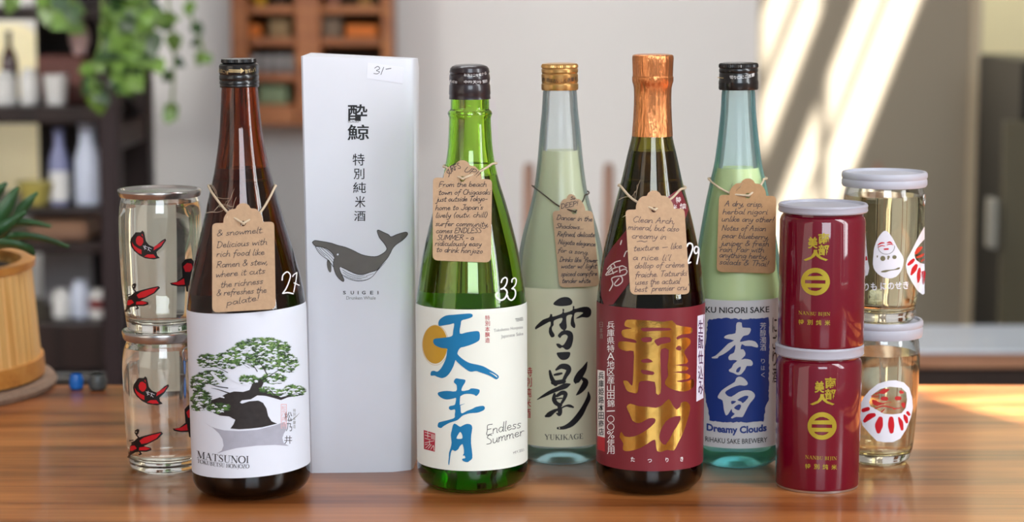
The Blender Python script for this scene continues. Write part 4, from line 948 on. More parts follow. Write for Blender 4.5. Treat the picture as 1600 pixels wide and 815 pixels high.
# ------------------------------------------------------------------ white carton with the whale
bl, br = on_table(484.5, 738.6), on_table(645, 737); tlp = at(470, 88, bl.y); trp = at(646, 92, br.y)
t = empty('sake_carton', ((bl.x+br.x)/2, bl.y+.038, .0003), 'tall white paper carton with a grey whale drawing', 'box')
P_box = pm('carton_white_card', (228, 231, 239), .5, var=.008); dep = .076; o = Vector(t.location)
bm = bmesh.new(); n = 14; rows = []
for i in range(n+1):
    u = i/n; a = bl.lerp(tlp, u); b = br.lerp(trp, u); z0 = a.z*1 if i == 0 else a.z; crease = .0035*(1-u)**1.5*0 + .0012
    bulge = .0022*math.sin(math.pi*u); cr = .005*max(0, .75-u)
    zb_ = z0
    L = [(a.x+.0012, a.y, a.z), ((a.x+b.x)/2, (a.y+b.y)/2-bulge, (a.z+b.z)/2), (b.x-.006-cr*2, b.y-bulge*.4, b.z), (b.x-.0015, b.y+.0015+cr*1.4, b.z), (b.x, b.y+.004+cr*2.2, b.z),
         (b.x+.001, b.y+dep*.6, b.z - (.001 if i == n else 0)), (b.x+.0005, b.y+dep-.001, b.z - (.009 if i == n else 0)), (b.x-.001, b.y+dep, b.z - (.009 if i == n else 0)), (a.x+.001, a.y+dep, a.z - (.001 if i == n else 0)), (a.x, a.y+dep-.001, a.z), (a.x, a.y+.0012, a.z)]
    rows.append([bm.verts.new(Vector(p) - o) for p in L])
for r0, r1_ in zip(rows, rows[1:]):
    for k_ in range(len(r0)): k2 = (k_+1) % len(r0); bm.faces.new((r0[k_], r0[k2], r1_[k2], r1_[k_]))
bm.faces.new(rows[-1]); bm.faces.new(rows[0][::-1])
bmesh.ops.recalc_face_normals(bm, faces=bm.faces[:])
fn = np.cross(np.array(br-bl), np.array(tlp-bl)); fn /= np.linalg.norm(fn); fn = fn if fn[1] < 0 else -fn
front = Flat(np.array(bl), fn)
class BoxLoc:
    def hit(s, P, off=0): return front.hit(P, off + .0026) - np.array(o)
# ink rides on the slightly bowed front
me = bpy.data.meshes.new('carton_body'); bm.normal_update(); bm.to_mesh(me); bm.free(); me.materials.append(P_box)
for p_ in me.polygons: p_.use_smooth = True
me.set_sharp_from_angle(angle=math.radians(40)); body = link(bpy.data.objects.new('carton_body', me), t)
from mathutils.bvhtree import BVHTree
bvh = BVHTree.FromPolygons([v.co for v in me.vertices], [tuple(p_.vertices) for p_ in me.polygons])
class OnMesh:
    def __init__(s, bvh, o, fb): s.bvh, s.o, s.fb = bvh, o, fb
    def hit(s, P, off=0):
        D = rays(P); out = []; c = Vector(CAM) - s.o
        for d in D:
            d = Vector(d); h = s.bvh.ray_cast(c, d.normalized())
            p = h[0] if h[0] is not None else Vector(s.fb.hit([(0, 0)])[0])
            out.append(tuple(p + Vector((0, -1, 0))*off))
        return np.array(out)
C = Ink(OnMesh(bvh, o, BoxLoc()), (1.5, 6))
q = Z(530, 150, 8.143)
p = q([(112,105),(358,318)]); C.glyph('酔', I_black, p[0][0], p[0][1], p[1][0], p[1][1], bold=.014)
p = q([(105,362),(380,560)]); C.glyph('鯨', I_black, p[0][0], p[0][1], p[1][0], p[1][1], bold=.01)
p = q([(115,338),(248,338)]); C.text('SUIGEI', I_grey, p[0], p[1], 3.2)
q = Z(530, 230, 6.27)
for ch, b_ in zip('特別純米酒', [(132,62,248,178),(142,206,246,312),(136,342,262,446),(155,476,256,590),(146,622,258,722)]):
    p = q([b_[:2], b_[2:]]); C.glyph(ch, I_black, p[0][0], p[0][1], p[1][0], p[1][1], bold=.004)
w = Z(478, 340, 5)
body_ = [(50,192),(68,177),(100,180),(150,188),(200,198),(250,215),(310,230),(370,255),(430,285),(490,300),(550,302),(590,285),(622,262),(632,238),(612,200),(575,155),(557,105),(570,96),(610,115),(645,130),(665,148),(710,130),(760,115),(784,112),(795,122),(786,144),(755,175),(710,205),(680,235),(662,270),(640,310),(610,345),(580,380),(555,408),(500,425),(450,442),(400,440),(350,420),(310,400),(280,388),(262,398),(278,440),(297,480),(292,498),(265,480),(240,450),(220,400),(214,350),(224,308),(200,270),(160,240),(110,226),(75,222)]
C.poly(w(body_), I_whale, .0001, smooth=3)
cl = catmull(w(body_) + w(body_)[:1], 3); C.stroke(cl, I_black, .00016, w=.9, k=1)
C.poly(w([(165,335),(182,330),(198,372),(197,420),(182,422),(166,384)]), I_whale, smooth=3)
for pts in ([(75,225,4),(95,262,4),(130,298,4),(165,322,5),(192,352,5),(214,382,4)],[(100,228,2.5),(130,268,3),(170,300,3),(216,352,3)],[(118,232,2.5),(150,262,3),(190,298,3),(220,330,3)],[(140,236,2.5),(175,262,3),(218,304,3)],[(88,236,2.5),(115,268,3),(150,300,3)],
            [(278,440,3),(330,474,4),(400,492,5),(470,485,5),(520,458,4),(560,410,4),(622,345,2)],[(285,405,2.5),(330,434,3),(400,455,3),(460,452,2)],[(290,425,2.5),(340,454,3),(420,470,3),(480,460,2)],[(470,455,2.5),(530,435,2)],[(300,450,2),(360,474,3),(440,480,2)]):
    C.stroke(w(pts), I_black, .00016)
C.disc(*w([(249,286)])[0], 1.5, 1.5, P_box, .0002); C.disc(*w([(272,392)])[0], 1.5, 1.5, P_box, .0002)
xs = [(290,312),(350,375),(405,411),(438,466),(502,526),(560,566)]
for ch, (x0, x1) in zip('SUIGEI', xs): p = w([(x0, 598), (x1, 598)]); C.text(ch, I_soft, p[0], p[1], 5.4, bold=.02)
p = w([(316,638),(545,638)]); C.text('Drunken Whale', I_grey, p[0], p[1], 5)
me2 = C
V0 = [tuple(v.co) for v in me.vertices]; F0 = [tuple(p_.vertices) for p_ in me.polygons]
C.obj('front_print', body)
S = Ink(OnMesh(bvh, o, BoxLoc())); q = Z(460, 70, 4.527)
Pst = pm('sticker_white', (236, 238, 248), .35)
S.poly(q([(518,125),(778,158),(768,276),(512,236)]), Pst, .00025); q2 = q
S.stroke(q2([(568,165),(590,152),(604,168),(580,182),(602,190),(588,204),(562,202)]), I_soft, .0004, w=.9); S.stroke(q2([(632,158),(612,210)]), I_soft, .0004, w=.9); S.stroke(q2([(648,172),(684,166)]), I_soft, .0004, w=1)
tag(S.obj('price_sticker', t), 'small white sticker with a handwritten 31')

# ------------------------------------------------------------------ green bottle
B = Round(738.5, 768.5, 52, tilt=-.005)
t = empty('sake_bottle', (B.X, B.Y, .0003), 'bright green glass bottle with blue brush lettering on its label', 'bottle', rot=(0, B.tilt, 0))
vessel(B, [(153,30),(171,30.2),(174,33.5),(178,35),(182,33.5),(185,32.6),(210,33.6),(232,35),(250,37.5),(280,44),(320,56),(360,66.5),(400,75.5),(440,82),(465,85.5),(480,86.5),(600,86.5),(728,86.5),(742,86)], .013, .003, G_green, .015, 274, L_sake, t, step=.0015)
C = Ink(B, (3, 6)); sheet(C, B, B.r(86.5, 600), zf(B, 737, 484), zf(B, 739, 736), -112, 112, P_warm)
z = Z(650, 485, 5); y = Z(650, 580, 5)
sun_pts = [(150+98*math.cos(a)*(1 if math.cos(a) < 0 else .98), 268+150*math.sin(a)) for a in [2*math.pi*i/40 for i in range(40)]]
C.poly(z(sun_pts), I_gold, .0001)
ring = [(152+103*math.cos(a), 272+157*math.sin(a)) for a in [2*math.pi*i/40 for i in range(41)]]
C.stroke(z(ring), I_gold, .0001, w=.5, k=1)
C.poly(z([(175,95),(190,68),(235,42),(300,35),(380,28),(428,27),(443,40),(435,55),(400,68),(358,80),(350,110),(343,182),(400,172),(470,163),(495,172),(499,215),(488,240),(440,265),(380,285),(345,295),(325,330),(330,350),(370,385),(420,412),(480,425),(530,440),(575,465),(620,492),(648,518),(630,540),(600,525),(560,505),(500,485),(470,475),(430,480),(400,468),(350,430),(318,400),(308,390),(295,430),(270,480),(240,515),(205,530),(165,520),(145,510),(115,510),(118,480),(140,473),(165,480),(190,460),(215,420),(235,370),(242,320),(242,300),(200,295),(160,280),(138,260),(135,235),(150,222),(210,215),(280,202),(290,160),(298,105),(270,110),(220,118),(180,122)]), I_blue, .0002, smooth=3)
C.stroke(z([(575,485,2),(610,505,4),(634,522,6)]), P_warm, .0003); C.stroke(z([(590,488,2),(628,512,3)]), P_warm, .0003)
C.poly(y([(295,85),(310,58),(345,62),(385,70),(380,95),(362,125),(358,155),(410,148),(435,135),(490,143),(497,160),(488,180),(470,195),(455,185),(420,178),(380,180),(350,195),(345,205),(342,258),(348,280),(355,330),(400,310),(440,295),(470,280),(525,272),(538,290),(525,308),(480,325),(420,330),(370,345),(345,365),(320,385),(260,405),(215,430),(195,445),(170,435),(175,405),(200,395),(260,380),(300,365),(303,340),(305,300),(275,305),(258,295),(262,275),(300,265),(310,240),(312,210),(290,215),(240,222),(200,210),(172,185),(178,165),(240,155),(312,158),(318,115),(308,100)]), I_blue, .0002, smooth=3)
C.stroke(y([(340,270,6),(360,262,4),(382,254,1)]), I_blue, .0002)
C.poly([y([(300,410),(320,420),(345,435),(365,425),(400,412),(430,420),(440,445),(432,500),(430,560),(437,620),(440,680),(420,700),(400,712),(365,700),(362,685),(385,680),(380,660),(365,660),(375,640),(372,600),(362,570),(340,590),(330,610),(305,625),(285,615),(272,640),(265,690),(258,735),(252,720),(256,680),(258,640),(270,600),(278,560),(272,500),(280,460),(288,425)]), y([(345,475),(330,495),(316,525),(340,530),(362,525),(360,495)])], I_blue, .0002, smooth=2)
p = z([(540,38),(577,257)]); C.column('特別本醸造', I_red, p[0][0], p[0][1], p[1][0], p[1][1], bold=.006)
p = z([(780,92),(838,80)]); C.text('TENSEI', I_soft, p[0], p[1], 5.4)
p = z([(608,178),(835,150)]); C.text('Tokubetsu Honjozo', I_grey, p[0], p[1], 6, slant=.12); p = z([(665,226),(838,202)]); C.text('Japanese Sake', I_grey, p[0], p[1], 6.6, slant=.12)
p = y([(548,500),(822,442)]); C.script('Endless', I_soft, p[0], p[1], 15, .95); p = y([(548,578),(846,500)]); C.script('Summer', I_soft, p[0], p[1], 14, .95)
p = y([(764,650),(846,622)]); C.text('MFY.2021', I_grey, p[0], p[1], 4)
C.poly(y([(60,460),(150,487),(147,630),(62,608)]), I_seal, .0001)
for a, b_ in (((70,478),(112,490)),((92,470),(92,520)),((70,500),(112,512)),((70,525),(112,537)),((122,490),(122,530)),((132,493),(132,533)),((142,496),(142,536)),((70,560),(140,545)),((75,600),(110,570)),((95,606),(120,575)),((115,612),(135,580)),((70,575),(90,570)),((138,585),(140,620)),((105,545),(105,575))):
    C.stroke(y([a, b_]), P_warm, .0002, w=.8)
C.obj('label', t)
added_back_label(B, 484, 736, P_warm, 118, 242, t)
C = Ink(B, (3, 3)); q = Z(760, 430, 13.59)
C.stroke(q([(315,160),(340,95),(400,55),(440,95),(425,190),(370,270),(310,300)]), I_wht, .0002, w=2.2); C.stroke(q([(310,300),(380,290),(435,350),(420,450),(360,520),(290,530),(215,470),(205,410),(240,370)]), I_wht, .0002, w=2.6)
C.stroke(q([(540,150),(550,95),(600,65),(635,110),(615,210),(545,290)]), I_wht, .0002, w=2); C.stroke(q([(545,290),(600,310),(620,400),(590,490),(530,535),(470,500),(450,440)]), I_wht, .0002, w=2.3)
tag(C.obj('price_mark', t), 'hand-painted white 33')
cap_obj(B, [(102,22),(104,27),(107,30),(113,31.5),(115.5,30.2),(118,31.5),(124,32),(131,30.8),(134,32),(147,32.5),(149,31.8),(155,32.5)], K_plum, t)
C = Ink(B, (3, 3)); C.text('お酒は二十歳から', I_wht, (725,120), (760,117), 5, mid=(743,120.5)); C.text('中吟天吟', I_wht, (725,131), (752,131.5), 5); C.text('開封', I_wht, (755,131), (762,129), 5); C.text('未成年', I_wht, (701,129), (714,132), 4.5)
C.obj('cap_print', t)
q = Z(670, 245, 4.876)
hang_tag(B, (676.5,277), (769,280), (676,406.5), (767,410), (722.5,279.5), [(l, *q([a, b_])) for l, a, b_ in (
  ('From the beach', (75,228), (440,225)), ('town of Chigasaki', (72,288), (468,285)), ('just outside Tokyo-', (55,340), (445,335)), ('home to Japan\'s', (48,405), (412,400)), ('lively (outv. chill)', (50,462), (445,458)),
  ('surfer community,', (48,525), (455,530)), ('comes ENDLESS', (52,580), (400,578)), ('SUMMER - a', (60,632), (342,632)), ('ridiculously easy', (45,675), (400,680)), ('to drink honjozo', (55,722), (410,735)))] +
  [('SURFS', *q([(150,158), (250,88)]), 9, q([(188,108)])[0]), ('UP!!', *q([(262,112), (372,160)]), 9, q([(322,128)])[0])], [(698,262),(706,271)], [(745,270),(760,262),(769,256)],
  'kraft tag tied to the green bottle, handwriting about the beach town and surfers', size=8.0, fuzz=3)

# ------------------------------------------------------------------ pale frosted bottle with black brush lettering
B = Round(878, 727, 50, tilt=-.0085)
t = empty('sake_bottle', (B.X, B.Y, .0003), 'pale frosted bottle with gold cap and black brush lettering on a beige label', 'bottle', rot=(0, B.tilt, 0))
vessel(B, [(139,25.5),(146,26.5),(170,28),(200,31),(235,34),(265,37),(300,42),(330,49.5),(360,58),(390,64.5),(425,69),(450,71),(600,71),(700,71)], .012, .003, G_frostA, .014, 235, L_yuki, t)
C = Ink(B, (3, 6)); sheet(C, B, B.r(71, 600), zf(B, 877, 452), zf(B, 877, 699), -100, 100, P_yuki)
z = Z(810, 455, 5); y = Z(810, 560, 5)
C.poly(z([(272,100),(300,70),(340,50),(385,48),(412,65),(422,90),(405,110),(350,118),(300,115)]), I_black, smooth=3)
C.poly(z([(130,285),(150,260),(190,225),(240,205),(250,180),(265,185),(270,200),(340,175),(345,140),(358,145),(358,170),(420,150),(425,118),(438,122),(440,140),(500,125),(545,125),(568,150),(565,190),(540,208),(500,205),(460,215),(450,212),(490,185),(505,170),(480,165),(440,175),(435,230),(445,265),(440,290),(420,280),(408,260),(412,215),(420,185),(378,195),(375,240),(378,285),(360,308),(335,295),(318,262),(335,245),(342,210),(280,230),(275,265),(262,285),(265,310),(282,340),(278,358),(255,360),(238,325),(240,290),(250,270),(250,240),(215,255),(185,272),(150,292),(135,300)]), I_black, smooth=3)
C.poly(z([(308,350),(320,330),(350,308),(400,310),(425,335),(428,380),(415,430),(395,455),(370,458),(345,440),(325,448),(305,435),(295,412),(320,412),(345,425),(370,395),(385,355),(365,340),(340,350),(325,368)]), I_black, smooth=3)
C.poly(z([(298,485),(330,478),(390,475),(406,485),(398,515),(375,535),(340,538),(315,520)]), I_black, smooth=3)
for s_ in ([(245,100,18),(255,140,28),(270,175,34),(290,200,38)],[(295,90,16),(335,64,38),(380,70,48),(393,95,40),(372,135,30),(352,175,26)],[(282,130,16),(310,124,22),(338,118,16)],[(270,190,34),(310,188,36),(355,180,34)],
           [(148,322,6),(200,292,22),(260,260,32),(320,235,36),(370,215,42),(402,203,12)],[(282,280,20),(278,320,34),(296,352,34),(330,365,28)],[(300,295,22),(340,270,34),(368,278,34),(358,315,26),(338,350,20)],[(282,318,10),(340,312,10)],
           [(318,365,28),(325,405,36),(320,438,30),(298,430,10)],[(215,452,20),(240,440,40),(275,415,30),(310,398,16)],[(330,392,12),(370,372,14),(400,372,24),(428,382,14)],
           [(537,28,6),(515,80,38),(480,130,56),(452,178,48),(446,196,10)],[(505,160,26),(525,185,44),(505,230,44),(470,272,24),(452,287,6)],[(546,262,8),(548,310,34),(520,370,36),(480,440,46),(420,508,44),(360,540,30),(308,546,18)]):
    C.stroke(y(s_), I_black)
C.disc(*y([(320,545)])[0], 1, 1.2, P_yuki, .0002)
p = y([(205,634),(508,627),(355,637)]); C.script('YUKIKAGE', I_soft, p[0], p[1], 8.2, font=SERIF, slant=0, mid=p[2])
p = y([(50,65),(108,470)]); C.column('特別純米酒', I_red, p[0][0], p[0][1], p[1][0], p[1][1], bold=.012, lean=-.6)
C.obj('label', t)
cap_obj(B, [(100,26.5),(102,28.3),(105.5,28.7),(107,27.6),(109,28.7),(113,28.7),(115,27.4),(117,28.7),(128,28.5),(130,27.6),(132,28.8),(138,29),(141,28.2)], K_gold, t, knurl=(99, 106))
C = Ink(B, (3, 3)); C.text('お酒はおいしく適量を', I_soft, (847,127.5), (902,126), 6.5, mid=(875,130)); C.obj('cap_print', t)
q = Z(855, 300, 5.259)
hang_tag(B, (863,329), (926,329), (874,449), (937,447), (897.5,330.5), [(l, *q([a, b_])) for l, a, b_ in (
  ('Dancer in the', (75,225), (370,240)), ('Shadows...', (70,295), (300,305)), ('Refined, delicate', (80,362), (390,368)), ('Niigata elegance', (88,425), (395,445)), ('for a song.', (85,492), (340,515)), ('Drinks like "flower', (100,570), (410,578)), ('water w/ light', (112,625), (405,625)), ('spiced campfire', (112,690), (410,685)), ('tender white', (120,745), (355,745)))] +
  [('So', *q([(190,62), (230,60)]), 4.5), ('DEEP!', *q([(112,135), (255,108)]), 7)], [(833,291),(851,305),(874,322)], [(905,324),(912,311),(914,305)],
  'kraft tag on the pale frosted bottle, handwriting about a dancer in the shadows', size=7.4, twine=M_twd, wt=.0005, penw=1.0, turn=.35)

# ------------------------------------------------------------------ dark bottle with copper foil and maroon label
B = Round(1014.5, 770.5, 50)
t = empty('sake_bottle', (B.X, B.Y, .0003), 'dark bottle with copper foil neck and gold lettering on a maroon label', 'bottle')
vessel(B, [(211,31.2),(222,33.5),(240,38),(280,47),(320,57.5),(360,67.5),(400,76),(440,81),(470,83.5),(485,84),(600,84),(735,83.5),(750,83)], .012, .003, G_dark, .014, 236, L_sakeb, t)
C = Ink(B, (3, 6)); rb = B.r(84, 600)
zt_, zb_ = zf(B, 1015, 482.6), zf(B, 1015, 736.5); sheet(C, B, rb, zt_, zb_, -128, 128, P_maroon)
z = Z(925, 475, 5); y = Z(925, 585, 5)
C.poly([z([(255,150),(275,125),(350,125),(450,132),(560,140),(625,130),(660,165),(720,178),(775,185),(785,205),(770,232),(700,240),(660,262),(668,278),(720,262),(765,275),(770,310),(745,340),(720,380),(745,430),(740,465),(640,480),(742,490),(740,520),(630,535),(745,545),(768,570),(740,590),(660,602),(700,612),(760,600),(790,585),(798,630),(775,665),(720,685),(650,675),(600,655),(570,625),(578,590),(595,560),(590,480),(600,360),(540,355),(535,450),(540,600),(535,700),(500,700),(490,610),(380,605),(365,640),(355,695),(320,695),(275,680),(255,640),(243,600),(280,605),(310,640),(320,600),(325,470),(325,370),(270,370),(215,350),(203,320),(215,295),(270,295),(345,305),(340,285),(310,275),(250,262),(230,235),(238,205),(290,195),(310,190),(260,178)]),
  z([(385,190),(460,186),(605,190),(608,208),(490,212),(400,215)]), z([(385,268),(460,260),(465,295),(400,298)]), z([(490,285),(530,265),(605,262),(610,300),(540,315),(515,330),(490,300)]), z([(385,440),(440,428),(475,455),(400,460)]), z([(385,515),(480,530),(476,555),(400,548)]), z([(655,345),(680,325),(700,345),(690,365),(665,360)])], I_foil, .0002, smooth=2)
C.poly([y([(270,255),(300,230),(360,248),(440,255),(500,262),(550,240),(600,193),(630,240),(660,275),(690,250),(695,225),(730,212),(762,235),(765,285),(745,360),(715,450),(670,540),(640,595),(590,590),(545,605),(510,600),(500,560),(492,510),(450,530),(380,575),(290,600),(240,590),(245,540),(215,490),(230,448),(255,485),(330,485),(420,440),(490,380),(490,345),(440,345),(390,375),(350,380),(315,360),(295,310)]), y([(605,345),(690,325),(680,380),(640,440),(620,480),(575,550),(540,530),(525,490),(550,410)])], I_foil, .0002, smooth=2)
for ch, b_ in zip('たつりき', [(303,646,334,682),(435,662,467,688),(575,652,597,686),(690,644,713,680)]):
    p = y([b_[:2], b_[2:]]); C.glyph(ch, I_wht, p[0][0], p[0][1], p[1][0], p[1][1], bold=.01)
C.column('兵庫県特A地区産山田錦一〇〇%使用', I_wht, 948.5, 502, 960, 710, gap=.06)
P_strip = pm('label_strip_white', (226, 222, 220), .5); P_lil = pm('label_strip_lilac', (226, 222, 236), .5)
C.poly([(933.5,578),(945,580),(945,684),(933.5,681)], P_strip, .0001); C.column('兵庫姫路本田商店', I_black, 935, 581, 943.5, 681, bold=.01, off=.0002)
C.poly([(933.5,681),(945,684),(945,706),(933.5,702)], I_red, .0001)
C.column('日本酒', pm('ink_dull_white', (150, 140, 132), .6), 936.5, 503, 942, 530, off=.0002)
C.poly([(1090,494),(1101.2,491),(1099,622),(1088,628)], P_lil, .0001); C.column('生酛仕込み', pm('ink_purple', (84, 34, 82), .5), 1091, 499, 1098.5, 618, bold=.012, off=.0002)
C.obj('label', t)
added_back_label(B, 482.6, 736.5, P_maroon, 132, 228, t)
C = Ink(B, (3, 3)); I_dw = pm('ink_soft_white', (214, 204, 200), .6)
C.poly([(938.5,440),(945,405),(957,386),(985,352),(1030,318),(1056,299),(1064,297),(1069,310),(1076,328),(1068,350),(1030,392),(985,440),(958,476),(944,478),(939,462)], P_maroon, .00015)
q = Z(930, 360, 5.822)
for pts in ([(110,355),(140,320),(185,290),(228,278)],[(95,405),(120,370),(150,335)],[(120,390),(160,352),(205,335)],[(140,330),(165,395)],[(100,410),(150,395),(200,372)],[(170,310),(185,340)],[(215,335),(250,325),(285,345)],[(225,370),(270,355),(290,375),(270,405),(225,415)],[(220,340),(225,385)],[(130,550),(160,490),(150,440),(200,420),(240,425),(245,470),(200,505),(175,490),(215,440)],[(230,130),(240,95)],[(262,240),(278,200),(292,190)]):
    C.stroke(q(pts), I_dw, .0003, w=1.7)
for ch, b_ in zip('特純米', [(1056,308,1064,318),(1062,318,1072,328),(1050,320,1058,330)]): C.glyph(ch, I_dw, *b_, bold=.02, off=.0003)
tag(C.obj('shoulder_label', t), 'maroon shoulder band with white brush writing')
C = Ink(B, (2, 3))
C.stroke(q([(832,150),(850,122),(878,125),(888,160),(872,215),(842,295),(868,292)]), I_wht, .0002, w=2.4); C.stroke(q([(938,158),(915,150),(900,180),(912,212),(932,200),(942,165),(940,225),(925,305)]), I_wht, .0002, w=2.4)
tag(C.obj('price_mark', t), 'hand-painted white 29')
rngf = random.Random(4); ph = [(rngf.uniform(0, 6.28), rngf.choice((7, 11, 17, 23, 31)), rngf.uniform(.003, .009)) for _ in range(7)]
def foil_fr(tt, r, zz_): return r*(1 + sum(a*math.sin(tt*k_ + p_ + zz_*25) for p_, k_, a in ph)*.55) if r > .004 else r
cap_obj(B, [(86,30),(87.5,31.8),(92,32.3),(100,31.8),(112,31.4),(119,31.2),(121,32.2),(128,32),(132,30.6),(138,29.4),(150,29),(165,29.2),(190,30.4),(213,32)], K_foil, t, 'foil_capsule', fr=foil_fr, n=220)
q = Z(970, 295, 4.737)
hang_tag(B, (977,327.5), (1069.5,325.5), (985,460), (1078,459.5), (1022,327.5), [(l, *q([a, b_])) for l, a, b_ in (
  ('Clean Arch,', (85,245), (400,258)), ('mineral, but also', (52,300), (430,315)), ('creamy in', (78,365), (335,372)), ('texture — like', (92,460), (452,440)), ('a nice li\'l', (85,525), (368,528)), ('dollop of crème', (100,588), (470,578)), ('fraiche. Tatsuriki', (105,655), (488,640)), ('uses the actual', (105,708), (437,700)), ('best "premier cru"', (100,762), (505,745)))],
  [(970,291),(982,305),(995,315)], [(1030,324),(1050,309),(1063,296)], 'kraft tag on the copper-foil bottle, handwriting about a clean and mineral taste', pen=I_penb, size=9, fuzz=6,
  extra=lambda k_: k_.stroke(q([(120,390,4),(150,385,5),(175,392,5),(195,385,4)]), I_penb, .00012))

# ------------------------------------------------------------------ aqua frosted bottle with the blue label
B = Round(1151, 733, 50, tilt=-.0085)
t = empty('sake_bottle', (B.X, B.Y, .0003), 'aqua frosted bottle of cloudy sake with a blue square label', 'bottle', rot=(0, B.tilt, 0))
vessel(B, [(138,25),(146,26),(170,27.2),(200,30),(230,33.5),(255,37),(280,42.5),(320,51),(360,58),(400,64.5),(440,70),(462,72),(600,72),(700,72)], .013, .003, G_frostB, .018, 262, L_nig, t)
C = Ink(B, (3, 6)); sheet(C, B, B.r(72, 600), zf(B, 1150, 470), zf(B, 1150, 701), -108, 108, P_grey)
rj = random.Random(2)
sq = [(1106,500),(1130,497),(1160,499),(1190,497),(1201,496),(1202.5,540),(1201.5,590),(1201,626),(1196,638),(1193,659),(1170,660),(1130,660),(1109,657),(1107,642),(1103,628),(1100,600),(1100,560),(1103,530),(1105,512)]
sj = []
for a, b_ in zip(sq, sq[1:]+sq[:1]):
    m_ = max(2, int(math.hypot(a[0]-b_[0], a[1]-b_[1])/3))
    for i in range(m_): sj.append((a[0]+(b_[0]-a[0])*i/m_ + rj.uniform(-.7, .7), a[1]+(b_[1]-a[1])*i/m_ + rj.uniform(-.9, .9)))
C.poly(sj, I_navy, .0001)
z = Z(1090, 465, 5); y = Z(1090, 570, 5); P_char = P_grey
C.poly([z([(300,225),(310,195),(345,198),(350,235),(410,238),(413,265),(395,292),(360,300),(345,318),(330,345),(350,345),(400,335),(450,345),(472,375),(465,392),(420,380),(370,378),(345,365),(335,405),(355,405),(372,430),(370,455),(340,485),(370,480),(415,488),(432,515),(420,535),(385,535),(372,560),(340,600),(310,605),(280,590),(250,580),(245,565),(265,550),(280,520),(310,495),(280,488),(250,490),(240,470),(255,445),(285,430),(295,370),(250,410),(200,445),(165,460),(155,475),(115,475),(112,465),(140,455),(190,410),(240,360),(285,335),(215,320),(210,305),(240,290),(295,280)]), z([(335,540),(310,555),(300,580),(320,585),(335,560)])], P_char, .0002, smooth=2)
C.poly([y([(325,93),(360,105),(388,135),(390,155),(365,165),(330,160),(280,175),(240,195),(215,215),(230,240),(265,250),(320,215),(370,200),(420,205),(448,235),(440,265),(410,300),(385,345),(360,395),(345,410),(300,408),(270,420),(262,410),(290,385),(270,370),(265,345),(240,385),(220,395),(205,350),(195,280),(165,265),(157,250),(170,225),(190,200),(240,165),(290,135),(300,108)]), y([(262,285),(290,283),(300,290),(268,310)]), y([(310,275),(365,245),(395,245),(390,265),(355,300),(340,288)]), y([(285,335),(320,310),(340,320),(325,355),(300,350)])], P_char, .0002, smooth=2)
p = z([(488,195),(535,418)]); C.column('芳醇濁酒', P_grey, p[0][0], p[0][1], p[1][0], p[1][1], gap=.06, off=.0002)
p = z([(496,470),(526,632)]); C.column('りはく', P_grey, p[0][0], p[0][1], p[1][0], p[1][1], gap=.35, off=.0002)
p = z([(62,118),(560,116),(310,124)]); C.text('KU NIGORI SAKE', I_black, p[0], p[1], 9.4, mid=p[2], bold=.016)
C.text('RIHA', I_black, (1082,486), (1100.6,488.6), 9.4, bold=.008)
p = y([(70,530),(540,534),(305,546)]); C.text('Dreamy Clouds', I_navy, p[0], p[1], 14.8, mid=(p[2][0], p[2][1]+1.5), bold=.04)
p = y([(60,598),(545,604),(300,618)]); C.text('RIHAKU SAKE BREWERY', I_black, p[0], p[1], 7.8, mid=p[2], bold=.008)
C.column('にごり酒', I_black, 1207, 495, 1214, 600, bold=.012)
C.obj('label', t)
cap_obj(B, [(99,28.5),(101,30.4),(105,30.7),(107,29.6),(109,30.4),(112,30.4),(114,29.4),(116,30.2),(125,30),(127,30.8),(131,31),(133,30.6),(138,31),(140.5,30)], K_black, t, knurl=(98, 106))
C = Ink(B, (3, 3)); C.text('切り口にご注意', I_wht, (1140,123.5), (1179,119.5), 5.4, mid=(1160,123.8), bold=.01); C.stroke([(1121.5,121.5),(1130,122.6)], I_cg, w=1.3); C.obj('cap_print', t)
q = Z(1110, 275, 5.255)
hang_tag(B, (1123.5,304), (1213,306), (1119.5,424.5), (1211.5,427), (1168.5,305.5), [(l, *q([a, b_])) for l, a, b_ in (
  ('A dry, crisp,', (115,245), (430,250)), ('herbal nigori', (98,312), (468,312)), ('unlike any other!', (90,370), (520,378)), ('Notes of Asian', (90,445), (455,450)), ('pear blueberry,', (95,505), (480,520)), ('juniper & fresh', (80,570), (480,575)), ('rain. Pair with', (75,620), (440,625)), ('anything herby,', (70,665), (468,680)), ('salads & Thai!', (70,722), (475,740)))],
  [(1108,280),(1125,294),(1145,303)], [(1185,293),(1192,284),(1193,280)], 'kraft tag on the aqua bottle, handwriting about a crisp herbal taste', size=8.4, card=pm('kraft_card_tan', (176, 136, 96), .8, bump=.12, bscale=300, var=.06), penw=1.0, turn=.35, fuzz=4)  # card of a darker tan kraft

